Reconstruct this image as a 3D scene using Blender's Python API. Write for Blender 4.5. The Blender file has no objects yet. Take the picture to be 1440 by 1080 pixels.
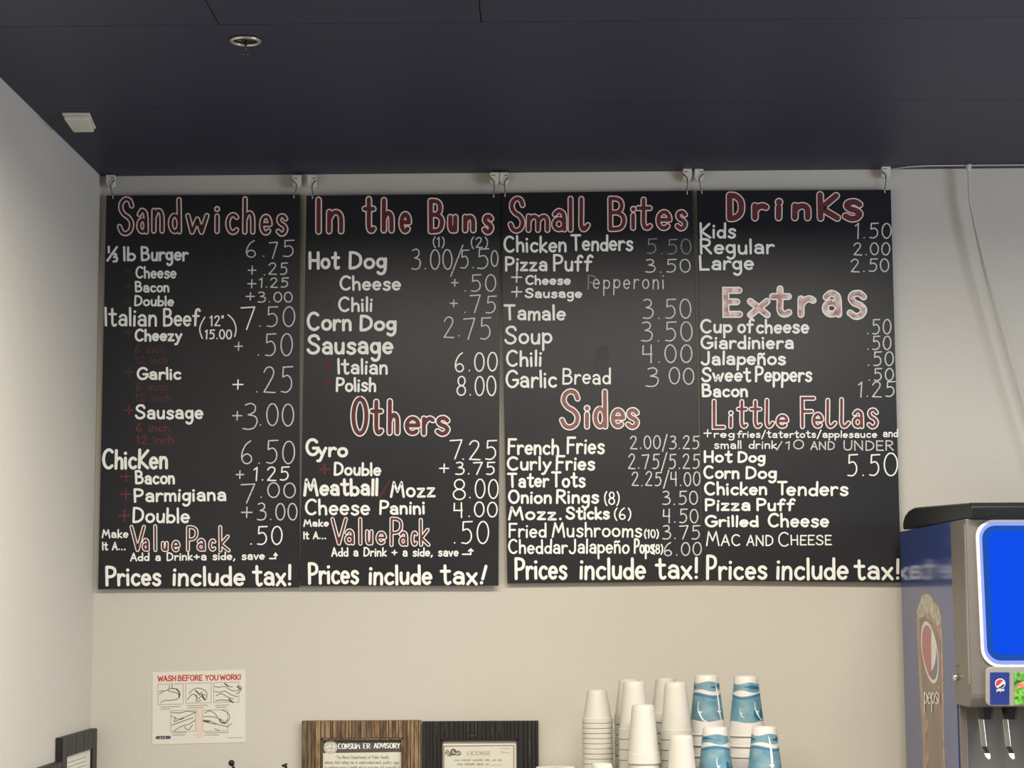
import bpy, bmesh, math, random
from mathutils import Vector, Matrix

# ---------------------------------------------------------------- camera
CAM = Vector((0.0, 0.0, 1.55))
PITCH, YAW, ROLL, FPX = 0.11236, 0.01212, -0.00619, 2736.7
ROT = (Matrix.Rotation(YAW, 3, 'Z') @ Matrix.Rotation(math.pi / 2 + PITCH, 3, 'X') @ Matrix.Rotation(ROLL, 3, 'Z'))
sc = bpy.context.scene
COL = sc.collection
cd = bpy.data.cameras.new('camera')
cam = bpy.data.objects.new('camera', cd)
COL.objects.link(cam)
cam.matrix_world = Matrix.Translation(CAM) @ ROT.to_4x4()
cd.sensor_width = 36.0
cd.lens = FPX / 1440.0 * 36.0
cd.clip_start = 0.05
sc.camera = cam

# ---------------------------------------------------------------- light, world, exposure
w = bpy.data.worlds.new('world')
sc.world = w
w.use_nodes = True
w.node_tree.nodes['Background'].inputs[0].default_value = (0.75, 0.85, 1.0, 1)
w.node_tree.nodes['Background'].inputs[1].default_value = 0.05
sc.view_settings.view_transform = 'Standard'
sc.view_settings.look = 'None'
sc.view_settings.gamma = 1.0
sc.view_settings.use_curve_mapping = False
sc.view_settings.exposure = -0.1


def area(name, loc, rot, sx, sy, power, col, spread=math.pi):
    l = bpy.data.lights.new(name, 'AREA')
    l.shape = 'RECTANGLE'
    l.size, l.size_y, l.energy, l.color = sx, sy, power, col
    l.spread = spread
    o = bpy.data.objects.new(name, l)
    COL.objects.link(o)
    o.location, o.rotation_euler = loc, rot
    return o


D = 6.0
WARM = (1.0, 0.93, 0.80)


def ray(px, py):
    return (ROT @ Vector(((px - 720.0) / FPX, -(py - 540.0) / FPX, -1.0))).normalized()


def hit(px, py, axis, val):
    """point of a real plane (axis = value) seen along a sight line"""
    r = ray(px, py)
    t = (val - CAM[axis]) / r[axis]
    return CAM + r * t


c0 = hit(142, 248, 1, D)
XL, ZC = c0.x, c0.z
XR, YF = 3.3, -3.2
area('ceiling_lamp', (0.95, 3.78, ZC - 0.03), (0, 0, 0), 1.2, 0.5, 74, WARM, 3.0)
area('ceiling_lamp', (-0.30, 3.78, ZC - 0.03), (0, 0, 0), 1.2, 0.5, 58, WARM, 3.0)
area('ceiling_lamp', (0.65, -0.35, ZC - 0.03), (0, 0, 0), 0.8, 0.7, 160, WARM, 3.0)
area('window_daylight', (XR - 0.06, 3.3, 1.75), (0, math.radians(90), 0), 1.5, 2.0, 84, (0.72, 0.82, 1.0))


# ---------------------------------------------------------------- materials
def lin(c):
    return tuple(((v / 255) / 12.92 if v / 255 <= 0.04045 else ((v / 255 + 0.055) / 1.055) ** 2.4) for v in c) + (1,)


MATS = {}


def mat(name, rgb, rough=0.5, metal=0.0, noise=0.0, scale=40, bump=0.0, rgb2=None, emit=None, stretch=None, spec=0.5, coat=0.0):
    if name in MATS:
        return MATS[name]
    m = bpy.data.materials.new(name)
    m.use_nodes = True
    nt = m.node_tree
    b = nt.nodes['Principled BSDF']
    b.inputs['Roughness'].default_value = rough
    b.inputs['Metallic'].default_value = metal
    b.inputs['Specular IOR Level'].default_value = spec
    b.inputs['Coat Weight'].default_value = coat
    c1 = lin(rgb)
    b.inputs['Base Color'].default_value = c1
    if noise or rgb2 or bump:
        tc = nt.nodes.new('ShaderNodeTexCoord')
        mp = nt.nodes.new('ShaderNodeMapping')
        nt.links.new(tc.outputs['Object'], mp.inputs[0])
        if stretch:
            mp.inputs['Scale'].default_value = stretch
        nz = nt.nodes.new('ShaderNodeTexNoise')
        nz.inputs['Scale'].default_value = scale
        nz.inputs['Detail'].default_value = 5
        nt.links.new(mp.outputs[0], nz.inputs[0])
        if noise or rgb2:
            c2 = lin(rgb2) if rgb2 else tuple(v * (1 - noise) for v in c1[:3]) + (1,)
            rp = nt.nodes.new('ShaderNodeValToRGB')
            rp.color_ramp.elements[0].position = 0.38
            rp.color_ramp.elements[1].position = 0.62
            rp.color_ramp.elements[0].color = c2
            rp.color_ramp.elements[1].color = c1
            nt.links.new(nz.outputs[0], rp.inputs[0])
            nt.links.new(rp.outputs[0], b.inputs['Base Color'])
        if bump:
            bp = nt.nodes.new('ShaderNodeBump')
            bp.inputs['Strength'].default_value = bump
            bp.inputs['Distance'].default_value = 0.002
            nt.links.new(nz.outputs[0], bp.inputs['Height'])
            nt.links.new(bp.outputs[0], b.inputs['Normal'])
    if emit:
        b.inputs['Emission Color'].default_value = lin(emit[0])
        b.inputs['Emission Strength'].default_value = emit[1]
    MATS[name] = m
    return m


M_WALL = mat('wall_paint', (206, 201, 190), 0.75, noise=0.03, scale=120, bump=0.25)
M_CEIL = mat('navy_ceiling_paint', (48, 50, 70), 0.5, noise=0.08, scale=160, bump=0.3, spec=0.3)
M_FLOOR = mat('floor_tile', (105, 100, 95), 0.4, noise=0.1, scale=8)
M_BOARD = mat('blackboard_paint', (35, 35, 40), 0.33, rgb2=(30, 30, 35), scale=5, spec=0.4)
M_BOARD_EDGE = mat('board_edge', (38, 37, 39), 0.6, noise=0.1)
M_WHITE = mat('white_marker', (246, 246, 240), 0.6)
M_CHALK = mat('thin_chalk', (228, 228, 224), 0.8, rgb2=(186, 186, 184), scale=260)
M_CHALKDIM = mat('dim_chalk', (165, 165, 163), 0.8, rgb2=(120, 120, 120), scale=260)
M_PINKW = mat('pinkish_white_marker', (246, 226, 218), 0.7)
M_RED = mat('dark_red_marker', (104, 40, 46), 0.6, rgb2=(90, 32, 38), scale=150)
M_REDDARK = mat('deep_red_marker', (78, 26, 34), 0.6, rgb2=(60, 24, 32), scale=150)
M_REDFADE = mat('faded_red_marker', (160, 108, 104), 0.7, rgb2=(138, 90, 88), scale=120)
M_REDMID = mat('worn_red_marker', (130, 62, 66), 0.7, rgb2=(108, 50, 54), scale=140)
M_EXTRA = mat('washed_red_marker', (242, 222, 212), 0.7, rgb2=(176, 126, 120), scale=45)
M_FAINT = mat('rubbed_out_red', (88, 50, 54), 0.8, rgb2=(66, 46, 48), scale=120)
M_FAINT2 = mat('rubbed_out_dark', (66, 50, 53), 0.8, rgb2=(58, 50, 52), scale=120)
M_FAINT3 = mat('rubbed_out_bright_red', (112, 48, 52), 0.8, rgb2=(84, 42, 46), scale=120)
M_SMUDGE = mat('smudge', (44, 43, 45), 0.5)
M_CLIP = mat('white_plastic', (226, 224, 212), 0.4, noise=0.03)
M_WIRE = mat('steel_wire', (90, 86, 80), 0.35, metal=0.8, noise=0.05)
M_SLIT = mat('clip_slit', (95, 92, 86), 0.7, noise=0.05)
M_FOAM = mat('foam', (208, 204, 194), 0.55, noise=0.02, scale=300, bump=0.1)
M_PAPERCUP = mat('paper_cup_white', (220, 212, 206), 0.5, noise=0.02)
M_BIRD = mat('bird_white', (244, 246, 244), 0.5)
M_PAPER = mat('sign_paper', (226, 223, 210), 0.35, noise=0.02, scale=15)
M_INK = mat('grey_ink', (92, 88, 78), 0.7)
M_INKL = mat('light_ink', (150, 145, 130), 0.7)
M_REDINK = mat('red_ink', (196, 74, 62), 0.7)
M_PINKINK = mat('pink_ink', (226, 206, 192), 0.7)
M_PURP = mat('purple_grey_ink', (92, 84, 96), 0.7)
M_WOOD = mat('brown_wood', (122, 100, 76), 0.65, rgb2=(78, 58, 42), scale=24, stretch=(6, 6, 0.7), bump=0.4)
M_WOOD2 = mat('pale_worn_wood', (158, 132, 100), 0.65, rgb2=(112, 84, 58), scale=30, stretch=(6, 6, 0.7), bump=0.4)
M_DARKW = mat('dark_wood', (36, 32, 31), 0.5, rgb2=(27, 24, 24), scale=30, stretch=(6, 6, 0.8), bump=0.3)
M_DARKL = mat('dark_wood_worn_edge', (112, 104, 90), 0.6, rgb2=(60, 54, 50), scale=60)
M_HEAD = mat('grey_header', (84, 84, 78), 0.6)
M_CREAM = mat('cream_document', (224, 222, 208), 0.6)
M_MATW = mat('white_mount', (232, 231, 222), 0.6)
M_BRLINE = mat('brown_line', (150, 122, 100), 0.6)
M_GOLD = mat('tan_print', (176, 156, 124), 0.7)
M_BLACK = mat('black_plastic', (26, 26, 28), 0.3, noise=0.1)
M_IRON = mat('black_iron', (24, 20, 20), 0.25, noise=0.1)
M_STEEL = mat('brushed_steel', (126, 121, 114), 0.42, metal=0.55, noise=0.06, scale=50, stretch=(1, 1, 12))
M_STEEL2 = mat('bezel_silver', (158, 155, 150), 0.38, metal=0.4, noise=0.03)
M_STEELD = mat('splash_steel', (126, 124, 122), 0.4, metal=0.5, noise=0.06, scale=40, stretch=(8, 1, 1))
M_CHROME = mat('chrome', (230, 226, 215), 0.15, metal=0.9, noise=0.02)
M_TIP = mat('white_tip', (240, 236, 224), 0.4)
M_NAVY = mat('navy_vinyl', (42, 64, 128), 0.12, noise=0.06, scale=6, spec=0.38)
M_COLA = mat('cola_print', (92, 66, 56), 0.12, rgb2=(128, 92, 72), scale=14)
M_COLA2 = mat('glass_edge_print', (172, 132, 102), 0.12, rgb2=(130, 98, 80), scale=30)
M_ICE = mat('ice_print', (190, 184, 166), 0.12, rgb2=(142, 128, 104), scale=60)
M_LOGOR = mat('logo_red', (172, 66, 72), 0.12)
M_LOGOW = mat('logo_white', (226, 226, 220), 0.12)
M_LOGOB = mat('logo_blue_grey', (76, 86, 104), 0.12)
M_SCREEN = mat('blue_screen', (0, 6, 20), 0.25, emit=((0, 78, 242), 1.0), spec=0.2)
M_SCREENB = mat('screen_border', (6, 24, 60), 0.25, emit=((24, 84, 182), 0.8), spec=0.2)
M_GLOW = mat('silver_surround', (222, 220, 222), 0.3, noise=0.02)
M_GLOWL = mat('lit_surround_inner', (40, 44, 80), 0.3, emit=((164, 180, 255), 0.85))
M_LABB = mat('label_blue', (34, 50, 118), 0.3, noise=0.08)
M_LABG = mat('label_green', (110, 176, 64), 0.35, rgb2=(32, 78, 34), scale=90)
M_LABR = mat('label_red', (224, 84, 60), 0.4, rgb2=(232, 150, 120), scale=90)
M_CABLE = mat('cable_white', (206, 202, 192), 0.5, noise=0.03)
M_SENSOR = mat('sensor_white', (226, 222, 212), 0.5, noise=0.02, emit=None)
M_BRASS = mat('sprinkler_metal', (196, 192, 176), 0.3, metal=0.7, noise=0.04)
M_LAM = mat('laminate_counter', (170, 164, 152), 0.4, noise=0.06)


def cup_print_mat():
    m = bpy.data.materials.new('wave_printed_paper')
    m.use_nodes = True
    nt = m.node_tree
    N, L = nt.nodes, nt.links
    b = N['Principled BSDF']
    b.inputs['Roughness'].default_value = 0.45
    tc = N.new('ShaderNodeTexCoord')
    sp = N.new('ShaderNodeSeparateXYZ')
    L.new(tc.outputs['Object'], sp.inputs[0])

    def mt(op, a, c=None, d=None):
        n = N.new('ShaderNodeMath')
        n.operation = op
        for i, v in enumerate((a, c, d)):
            if v is None:
                continue
            if isinstance(v, (int, float)):
                n.inputs[i].default_value = v
            else:
                L.new(v, n.inputs[i])
        return n.outputs[0]
    ang = mt('ARCTAN2', sp.outputs[1], sp.outputs[0])
    z = mt('DIVIDE', sp.outputs[2], 0.17)          # 0 rim .. 1 base

    def wave(k, ph, amp, off):
        s = mt('SINE', mt('ADD', mt('MULTIPLY', ang, k), ph))
        return mt('ADD', mt('MULTIPLY', s, amp), off)

    def band(lo, hi):
        return mt('MULTIPLY', mt('GREATER_THAN', z, lo), mt('LESS_THAN', z, hi))
    nz = N.new('ShaderNodeTexNoise')
    nz.inputs['Scale'].default_value = 28
    L.new(tc.outputs['Object'], nz.inputs[0])
    rp = N.new('ShaderNodeValToRGB')
    e = rp.color_ramp.elements
    e[0].position, e[0].color = 0.35, lin((84, 134, 158))
    e[1].position, e[1].color = 0.68, lin((128, 158, 168))
    L.new(nz.outputs[0], rp.inputs[0])
    cur = None

    def over(base, col, fac):
        mx = N.new('ShaderNodeMix')
        mx.data_type = 'RGBA'
        L.new(fac, mx.inputs[0])
        if isinstance(base, tuple):
            mx.inputs[6].default_value = base
        else:
            L.new(base, mx.inputs[6])
        if isinstance(col, tuple):
            mx.inputs[7].default_value = col
        else:
            L.new(col, mx.inputs[7])
        return mx.outputs[2]
    w1 = wave(3, 0.3, 0.018, 0.88)
    w2 = wave(3, 2.4, 0.020, 0.745)
    w3 = wave(2, 0.9, 0.026, 0.69)
    w4 = wave(3, 4.0, 0.014, 0.24)
    d1 = wave(3, 2.0, 0.018, 0.80)
    d2 = wave(2, 2.6, 0.030, 0.815)
    cur = over(lin((218, 212, 206)), rp.outputs[0], band(w4, w3))
    cur = over(cur, lin((62, 116, 150)), band(mt('SUBTRACT', w3, 0.055), mt('SUBTRACT', w3, 0.012)))
    cur = over(cur, rp.outputs[0], band(w2, w1))
    cur = over(cur, lin((34, 98, 124)), band(d1, d2))
    L.new(cur, b.inputs['Base Color'])
    return m


M_CUPPRINT = cup_print_mat()


# ---------------------------------------------------------------- mesh helpers
class MB:
    """collects geometry in world space; build() links it as one mesh object relative to its parent's origin"""
    def __init__(self):
        self.v, self.f, self.s = [], [], []

    def add(self, vs, fs, smooth=False):
        n = len(self.v)
        self.v += [tuple(p) for p in vs]
        self.f += [tuple(n + i for i in q) for q in fs]
        self.s += [smooth] * len(fs)

    def box(self, lo, hi):
        x0, y0, z0 = lo
        x1, y1, z1 = hi
        self.add([(x0, y0, z0), (x1, y0, z0), (x1, y1, z0), (x0, y1, z0), (x0, y0, z1), (x1, y0, z1), (x1, y1, z1), (x0, y1, z1)],
                 [(0, 3, 2, 1), (4, 5, 6, 7), (0, 1, 5, 4), (1, 2, 6, 5), (2, 3, 7, 6), (3, 0, 4, 7)])
        return self

    def prism(self, pts, off):
        """closed outline of 3-D points, extruded by the vector off"""
        n = len(pts)
        o = Vector(off)
        self.add(list(pts) + [Vector(p) + o for p in pts],
                 [tuple(range(n)), tuple(range(2 * n - 1, n - 1, -1))] + [(i, i + n, (i + 1) % n + n, (i + 1) % n) for i in range(n)])
        return self

    def lathe(self, prof, c, seg=32, cap0=False, cap1=False, smooth=True):
        c = Vector(c)
        vs, fs = [], []
        for r, z in prof:
            for k in range(seg):
                a = 2 * math.pi * k / seg
                vs.append(c + Vector((r * math.cos(a), r * math.sin(a), z)))
        for i in range(len(prof) - 1):
            for k in range(seg):
                a, b = i * seg + k, i * seg + (k + 1) % seg
                fs.append((a, b, b + seg, a + seg))
        if cap0:
            fs.append(tuple(range(seg - 1, -1, -1)))
        if cap1:
            o = (len(prof) - 1) * seg
            fs.append(tuple(o + k for k in range(seg)))
        self.add(vs, fs, smooth)
        return self

    def tube(self, pts, r, seg=8, r1=None):
        pts = [Vector(p) for p in pts]
        vs, fs = [], []
        n = len(pts)
        up = Vector((0.3, 0.8, 0.52)).normalized()
        for i, p in enumerate(pts):
            d = (pts[min(i + 1, n - 1)] - pts[max(i - 1, 0)]).normalized()
            a = d.cross(up)
            if a.length < 1e-3:
                a = d.cross(Vector((1, 0, 0)))
            a.normalize()
            b = d.cross(a)
            rr = r if r1 is None else r + (r1 - r) * i / (n - 1)
            for k in range(seg):
                t = 2 * math.pi * k / seg
                vs.append(p + (a * math.cos(t) + b * math.sin(t)) * rr)
        for i in range(n - 1):
            for k in range(seg):
                fs.append((i * seg + k, i * seg + (k + 1) % seg, (i + 1) * seg + (k + 1) % seg, (i + 1) * seg + k))
        fs.append(tuple(range(seg - 1, -1, -1)))
        fs.append(tuple((n - 1) * seg + k for k in range(seg)))
        self.add(vs, fs, True)
        return self

    def ball(self, c, r, seg=16):
        prof = [(max(1e-5, r * math.sin(math.pi * i / 10)), -r * math.cos(math.pi * i / 10)) for i in range(11)]
        return self.lathe(prof, c, seg)

    def build(self, name, material, parent=None, bevel=0.0, normals=True):
        org = parent_origin(parent)
        me = bpy.data.meshes.new(name)
        me.from_pydata([(x - org.x, y - org.y, z - org.z) for x, y, z in self.v], [], self.f)
        me.polygons.foreach_set('use_smooth', self.s)
        if normals:
            bm = bmesh.new()
            bm.from_mesh(me)
            bmesh.ops.recalc_face_normals(bm, faces=bm.faces)
            bm.to_mesh(me)
            bm.free()
        me.materials.append(material)
        o = bpy.data.objects.new(name, me)
        COL.objects.link(o)
        if parent:
            o.parent = parent
        if bevel:
            md = o.modifiers.new('bevel', 'BEVEL')
            md.width, md.segments, md.limit_method = bevel, 3, 'ANGLE'
        return o


ORG = {}


def parent_origin(p):
    v = Vector((0, 0, 0))
    while p is not None:
        v += p.location
        p = p.parent
    return v


def thing(name, label, cat, loc, group=None):
    o = bpy.data.objects.new(name, None)
    COL.objects.link(o)
    o.empty_display_size = 0.05
    o.location = loc
    tag(o, label, cat, group)
    return o


def tag(o, label=None, cat=None, group=None, kind=None):
    for k, v in (('label', label), ('category', cat), ('group', group), ('kind', kind)):
        if v:
            o[k] = v
    return o


# ---------------------------------------------------------------- stroke alphabet (cap height 1, x-height 0.6)
G = {
 'a': (.46, 's .07 .5 .2 .61 .36 .54 .4 .38;l .4 .42 .41 0;o .22 .18 .17 .17'),
 'b': (.44, 'l .04 1 .04 0;o .22 .26 .19 .25'), 'c': (.42, 'o .24 .29 .2 .28 45 315'),
 'd': (.44, 'l .4 1 .4 0;o .21 .26 .18 .25'), 'e': (.44, 'l .05 .31 .41 .31;o .22 .3 .19 .28 3 312'),
 'f': (.38, 's .4 .88 .32 .98 .22 .94 .17 .78 .16 .5 .15 0;l .02 .57 .34 .57'),
 'g': (.44, 'o .2 .32 .17 .26;s .39 .58 .39 .2 .38 -.15 .3 -.34 .16 -.38 .06 -.28'),
 'h': (.42, 'l .04 1 .04 0;s .05 .38 .14 .54 .26 .57 .35 .46 .37 .25 .37 0'),
 'i': (.12, 'l .05 .56 .05 0;d .06 .82'), 'k': (.4, 'l .04 1 .04 0;l .35 .6 .06 .27 .38 0'),
 'l': (.1, 'l .05 1 .05 0'), 'ł': (.36, 's .06 1 .06 .5 .06 .16 .12 .02 .22 .02 .33 .14'), 'm': (.62, 'l .04 .58 .04 0;s .05 .38 .12 .53 .22 .56 .3 .44 .31 .2 .31 0;s .32 .38 .4 .53 .5 .56 .57 .44 .58 .2 .58 0'),
 'n': (.42, 'l .04 .58 .04 0;s .05 .38 .14 .54 .26 .57 .35 .46 .37 .25 .37 0'), 'o': (.46, 'o .23 .29 .2 .28'),
 'p': (.44, 'l .04 .58 .04 -.4;o .23 .3 .19 .26'), 'r': (.34, 'l .04 .58 .04 0;s .05 .36 .13 .52 .24 .58 .33 .52'),
 's': (.4, 's .36 .5 .26 .59 .12 .57 .07 .46 .14 .35 .28 .28 .36 .17 .3 .04 .17 .0 .04 .09'),
 't': (.38, 's .18 .95 .18 .5 .18 .18 .22 .03 .3 .0 .37 .06;l .02 .66 .36 .66'),
 'u': (.42, 's .04 .57 .04 .25 .08 .07 .18 .0 .3 .06 .36 .25;l .37 .57 .37 0'), 'v': (.4, 'l .02 .57 .19 .01 .37 .57'),
 'w': (.6, 'l .02 .57 .15 .01 .3 .45 .43 .01 .58 .57'), 'x': (.4, 'l .02 .57 .37 .0;l .37 .57 .02 .0'),
 'y': (.42, 'l .03 .57 .2 .12;s .4 .58 .26 .2 .16 -.12 .08 -.32 -.02 -.34'), 'z': (.42, 'l .04 .56 .36 .56 .04 .02 .39 .02'),
 'ñ': (.42, 'l .04 .58 .04 0;s .05 .38 .14 .54 .26 .57 .35 .46 .37 .25 .37 0;s .04 .76 .13 .84 .24 .77 .34 .84'),
 'A': (.56, 'l .02 0 .27 1 .53 0;l .1 .34 .44 .34'),
 'B': (.56, 'l .05 1 .05 0;s .05 1 .3 .98 .42 .87 .42 .68 .3 .56 .05 .54;s .05 .54 .32 .53 .49 .4 .49 .18 .36 .03 .05 0'),
 'C': (.6, 'o .34 .5 .29 .5 48 312'), 'D': (.58, 'l .05 1 .05 0;s .05 1 .28 .97 .48 .78 .53 .5 .48 .22 .28 .03 .05 0'),
 'E': (.48, 'l .45 1 .05 1 .05 0 .46 0;l .05 .52 .38 .52'), 'F': (.48, 'l .46 1 .05 1 .05 0;l .05 .54 .38 .54'),
 'G': (.64, 'o .34 .5 .3 .5 42 335;l .38 .44 .62 .44 .62 .22'), 'H': (.56, 'l .05 1 .05 0;l .5 1 .5 0;l .05 .5 .5 .5'),
 'I': (.1, 'l .05 1 .05 0'), 'J': (.46, 's .4 1 .4 .5 .38 .15 .26 .0 .12 .02 .03 .16'),
 'K': (.54, 'l .05 1 .05 0;l .5 .96 .07 .42 .52 0'), 'L': (.46, 'l .05 1 .05 0 .44 0'),
 'M': (.74, 'l .03 0 .15 1 .36 .34 .56 1 .7 0'), 'N': (.6, 'l .05 0 .05 1 .53 0 .53 1'),
 'O': (.64, 'o .32 .5 .28 .5'), 'P': (.5, 'l .05 1 .05 0;s .05 1 .3 .98 .45 .86 .45 .62 .3 .48 .05 .46'),
 'R': (.54, 'l .05 1 .05 0;s .05 1 .3 .98 .44 .86 .43 .64 .3 .53 .07 .5;l .2 .5 .5 0'),
 'S': (.56, 's .5 .8 .42 .96 .26 1 .11 .9 .08 .72 .2 .56 .38 .46 .5 .3 .46 .1 .3 .0 .13 .04 .03 .2'),
 'T': (.56, 'l .02 1 .54 1;l .28 1 .28 0'), 'U': (.58, 's .04 1 .04 .4 .1 .1 .28 .0 .46 .1 .52 .4 .52 1'),
 'V': (.56, 'l .02 1 .27 0 .54 1'), 'Y': (.54, 'l .02 1 .27 .48 .27 0;l .52 1 .27 .48'), 'W': (.8, 'l .02 1 .2 0 .4 .8 .6 0 .78 1'),
 '0': (.56, 'o .28 .5 .24 .5'), '1': (.3, 'l .04 .82 .2 1 .17 0'), '!': (.14, 'l .07 1 .07 .3;d .07 .03'),
 '¡': (.3, 'l .28 1 .1 .26;d .04 .03'),
 '2': (.56, 's .06 .8 .16 .96 .32 1 .44 .88 .42 .66 .25 .35 .05 .02;l .05 .02 .5 .0'),
 '3': (.54, 's .1 .94 .28 1 .42 .9 .4 .68 .2 .56;s .2 .56 .42 .5 .5 .32 .42 .08 .24 0 .04 .03'),
 '4': (.56, 'l .08 .96 .06 .48 .46 .48;l .42 1 .42 0'), '5': (.58, 'l .54 1 .16 .98 .14 .6;s .14 .6 .34 .66 .48 .48 .47 .2 .3 .02 .08 .04'),
 '6': (.56, 's .42 1 .22 .82 .08 .5 .06 .22 .16 .03 .32 .0 .45 .12 .44 .3 .3 .42 .14 .36 .07 .24'),
 '7': (.58, 'l .02 .96 .5 1 .22 0'), '8': (.54, 'o .27 .75 .19 .24;o .26 .25 .23 .25'),
 '.': (.22, 'd .1 .03'), ',': (.2, 'l .12 .08 .04 -.14'), '/': (.4, 'l .38 1.1 .02 -.2'), '+': (.56, 'l .04 .42 .5 .42;l .27 .68 .27 .16'),
 '(': (.24, 's .2 1.05 .06 .75 .04 .4 .1 .1 .2 -.1'), ')': (.24, 's .04 1.05 .18 .75 .2 .4 .14 .1 .04 -.1'),
 '"': (.2, 'l .05 1 .04 .8;l .15 1 .13 .8'), '~': (.7, 's .0 .1 .2 .5 .4 .1 .6 .4'),
 '⅓': (.62, 'l .12 1 .12 .62;l .6 .98 .02 .06;s .38 .5 .5 .52 .54 .4 .42 .3;s .42 .3 .58 .26 .56 .04 .38 .0'),
 '→': (1.0, 'l .02 .15 .7 .15 .7 .85;l .52 .62 .7 .9 .88 .62'), ' ': (.34, ''),
}


def catmull(p, n):
    q = [p[0]] + p + [p[-1]]
    out = []
    for i in range(len(p) - 1):
        a, b, c, d = q[i], q[i + 1], q[i + 2], q[i + 3]
        for k in range(n):
            t = k / n
            out.append(tuple(0.5 * (2 * b[j] + (c[j] - a[j]) * t + (2 * a[j] - 5 * b[j] + 4 * c[j] - d[j]) * t * t + (3 * b[j] - a[j] - 3 * c[j] + d[j]) * t ** 3) for j in (0, 1)))
    out.append(p[-1])
    return out


def strokes(ch, fine=1):
    wd, s = G[ch]
    out = []
    for st in s.split(';'):
        if not st:
            continue
        k = st.split()
        v = [float(x) for x in k[1:]]
        if k[0] == 'l':
            out.append(('l', list(zip(v[::2], v[1::2]))))
        elif k[0] == 's':
            out.append(('s', catmull(list(zip(v[::2], v[1::2])), 3 * fine)))
        elif k[0] == 'o':
            a0, a1 = (v[4], v[5]) if len(v) > 4 else (90, 450)
            n = int(16 * fine)
            out.append(('o', [(v[0] + v[2] * math.cos(math.radians(a0 + (a1 - a0) * i / n)), v[1] + v[3] * math.sin(math.radians(a0 + (a1 - a0) * i / n))) for i in range(n + 1)]))
        elif k[0] == 'd':
            out.append(('d', [(v[0], v[1])]))
    return wd, out


def ribbon2d(pts, hw, closed=False, nib=None):
    """flat stroke outline of half width hw round a 2-D path: quads and round joints"""
    V, F = [], []

    def disc(c, r):
        n = len(V)
        V.extend((c[0] + r * math.cos(i * math.pi / 5), c[1] + r * math.sin(i * math.pi / 5)) for i in range(10))
        F.append(tuple(range(n, n + 10)))
    if len(pts) == 1:
        disc(pts[0], hw * 1.15)
        return V, F
    n = len(pts)
    dirs = []
    for i in range(n - 1):
        dx, dy = pts[i + 1][0] - pts[i][0], pts[i + 1][1] - pts[i][1]
        l = math.hypot(dx, dy) or 1e-9
        dirs.append((dx / l, dy / l))
    for i in range(n - 1):
        h0 = h1 = hw
        if nib is not None:
            h0 = h1 = hw * (nib + (1 - nib) * abs(dirs[i][1]))
        d = dirs[i]
        dn = dirs[i + 1] if i < n - 2 else d
        dp = dirs[i - 1] if i else d

        def off(p, da, db, h):
            mx, my = da[0] + db[0], da[1] + db[1]
            l = math.hypot(mx, my)
            if l < 1.2:
                mx, my, l = d[0], d[1], 1.0
                s = 1.0
            else:
                s = 2.0 / l
            mx, my = mx / l, my / l
            return (p[0] - my * h * s, p[1] + mx * h * s), (p[0] + my * h * s, p[1] - mx * h * s)
        a, b = off(pts[i], dp, d, h0)
        c, e = off(pts[i + 1], d, dn, h1)
        k = len(V)
        V.extend((a, c, e, b))
        F.append((k, k + 1, k + 2, k + 3))
        if i and nib is None and dp[0] * d[0] + dp[1] * d[1] < 0.8:
            disc(pts[i], hw)
    if nib is None and not closed:
        disc(pts[0], hw)
        disc(pts[-1], hw)
    return V, F


def layout(txt, x0, x1, yb, yt, jit=0.02, fine=1, yb1=None, seed=1, serif=False, pad=0.0):
    """paths of a hand lettered line, between x0 and x1, standing on yb (yb1 at its right end), capitals reaching yt"""
    rnd = random.Random(hash_(txt) + seed)
    gap = 0.11 + pad
    wds = [strokes(c, fine)[0] for c in txt]
    tot = sum(wds) + gap * (len(txt) - 1)
    sx = (x1 - x0) / tot
    H = yb - yt
    yb1 = yb if yb1 is None else yb1
    out = []
    x = 0.0
    for c, wd in zip(txt, wds):
        st = strokes(c, fine)[1]
        j = rnd.uniform(-jit, jit)
        sh = rnd.uniform(-jit, jit) * 1.5
        sc_ = 1 + rnd.uniform(-jit, jit)
        for kind, p in st:
            q = []
            for (u, v) in p:
                v2 = v * sc_ + j
                X = x0 + (x + u + sh * v) * sx
                Y = yb + (yb1 - yb) * (X - x0) / max(1e-6, x1 - x0) - v2 * H
                q.append((X, Y))
            out.append((kind, q))
            if serif and kind != 'd':
                for e, nb in ((0, 1), (-1, -2)):
                    (u, v), (u2, v2) = p[e], p[nb]
                    if (v < .02 or v > .98) and abs(v - v2) > abs(u - u2) * 1.2:
                        cx, cy = q[e]
                        out.append(('f', [(cx - .13 * H, cy), (cx + .13 * H, cy)]))
        x += wd + gap
    return out


def hash_(s):
    h = 7
    for c in s:
        h = (h * 31 + ord(c)) % 100003
    return h


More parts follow.
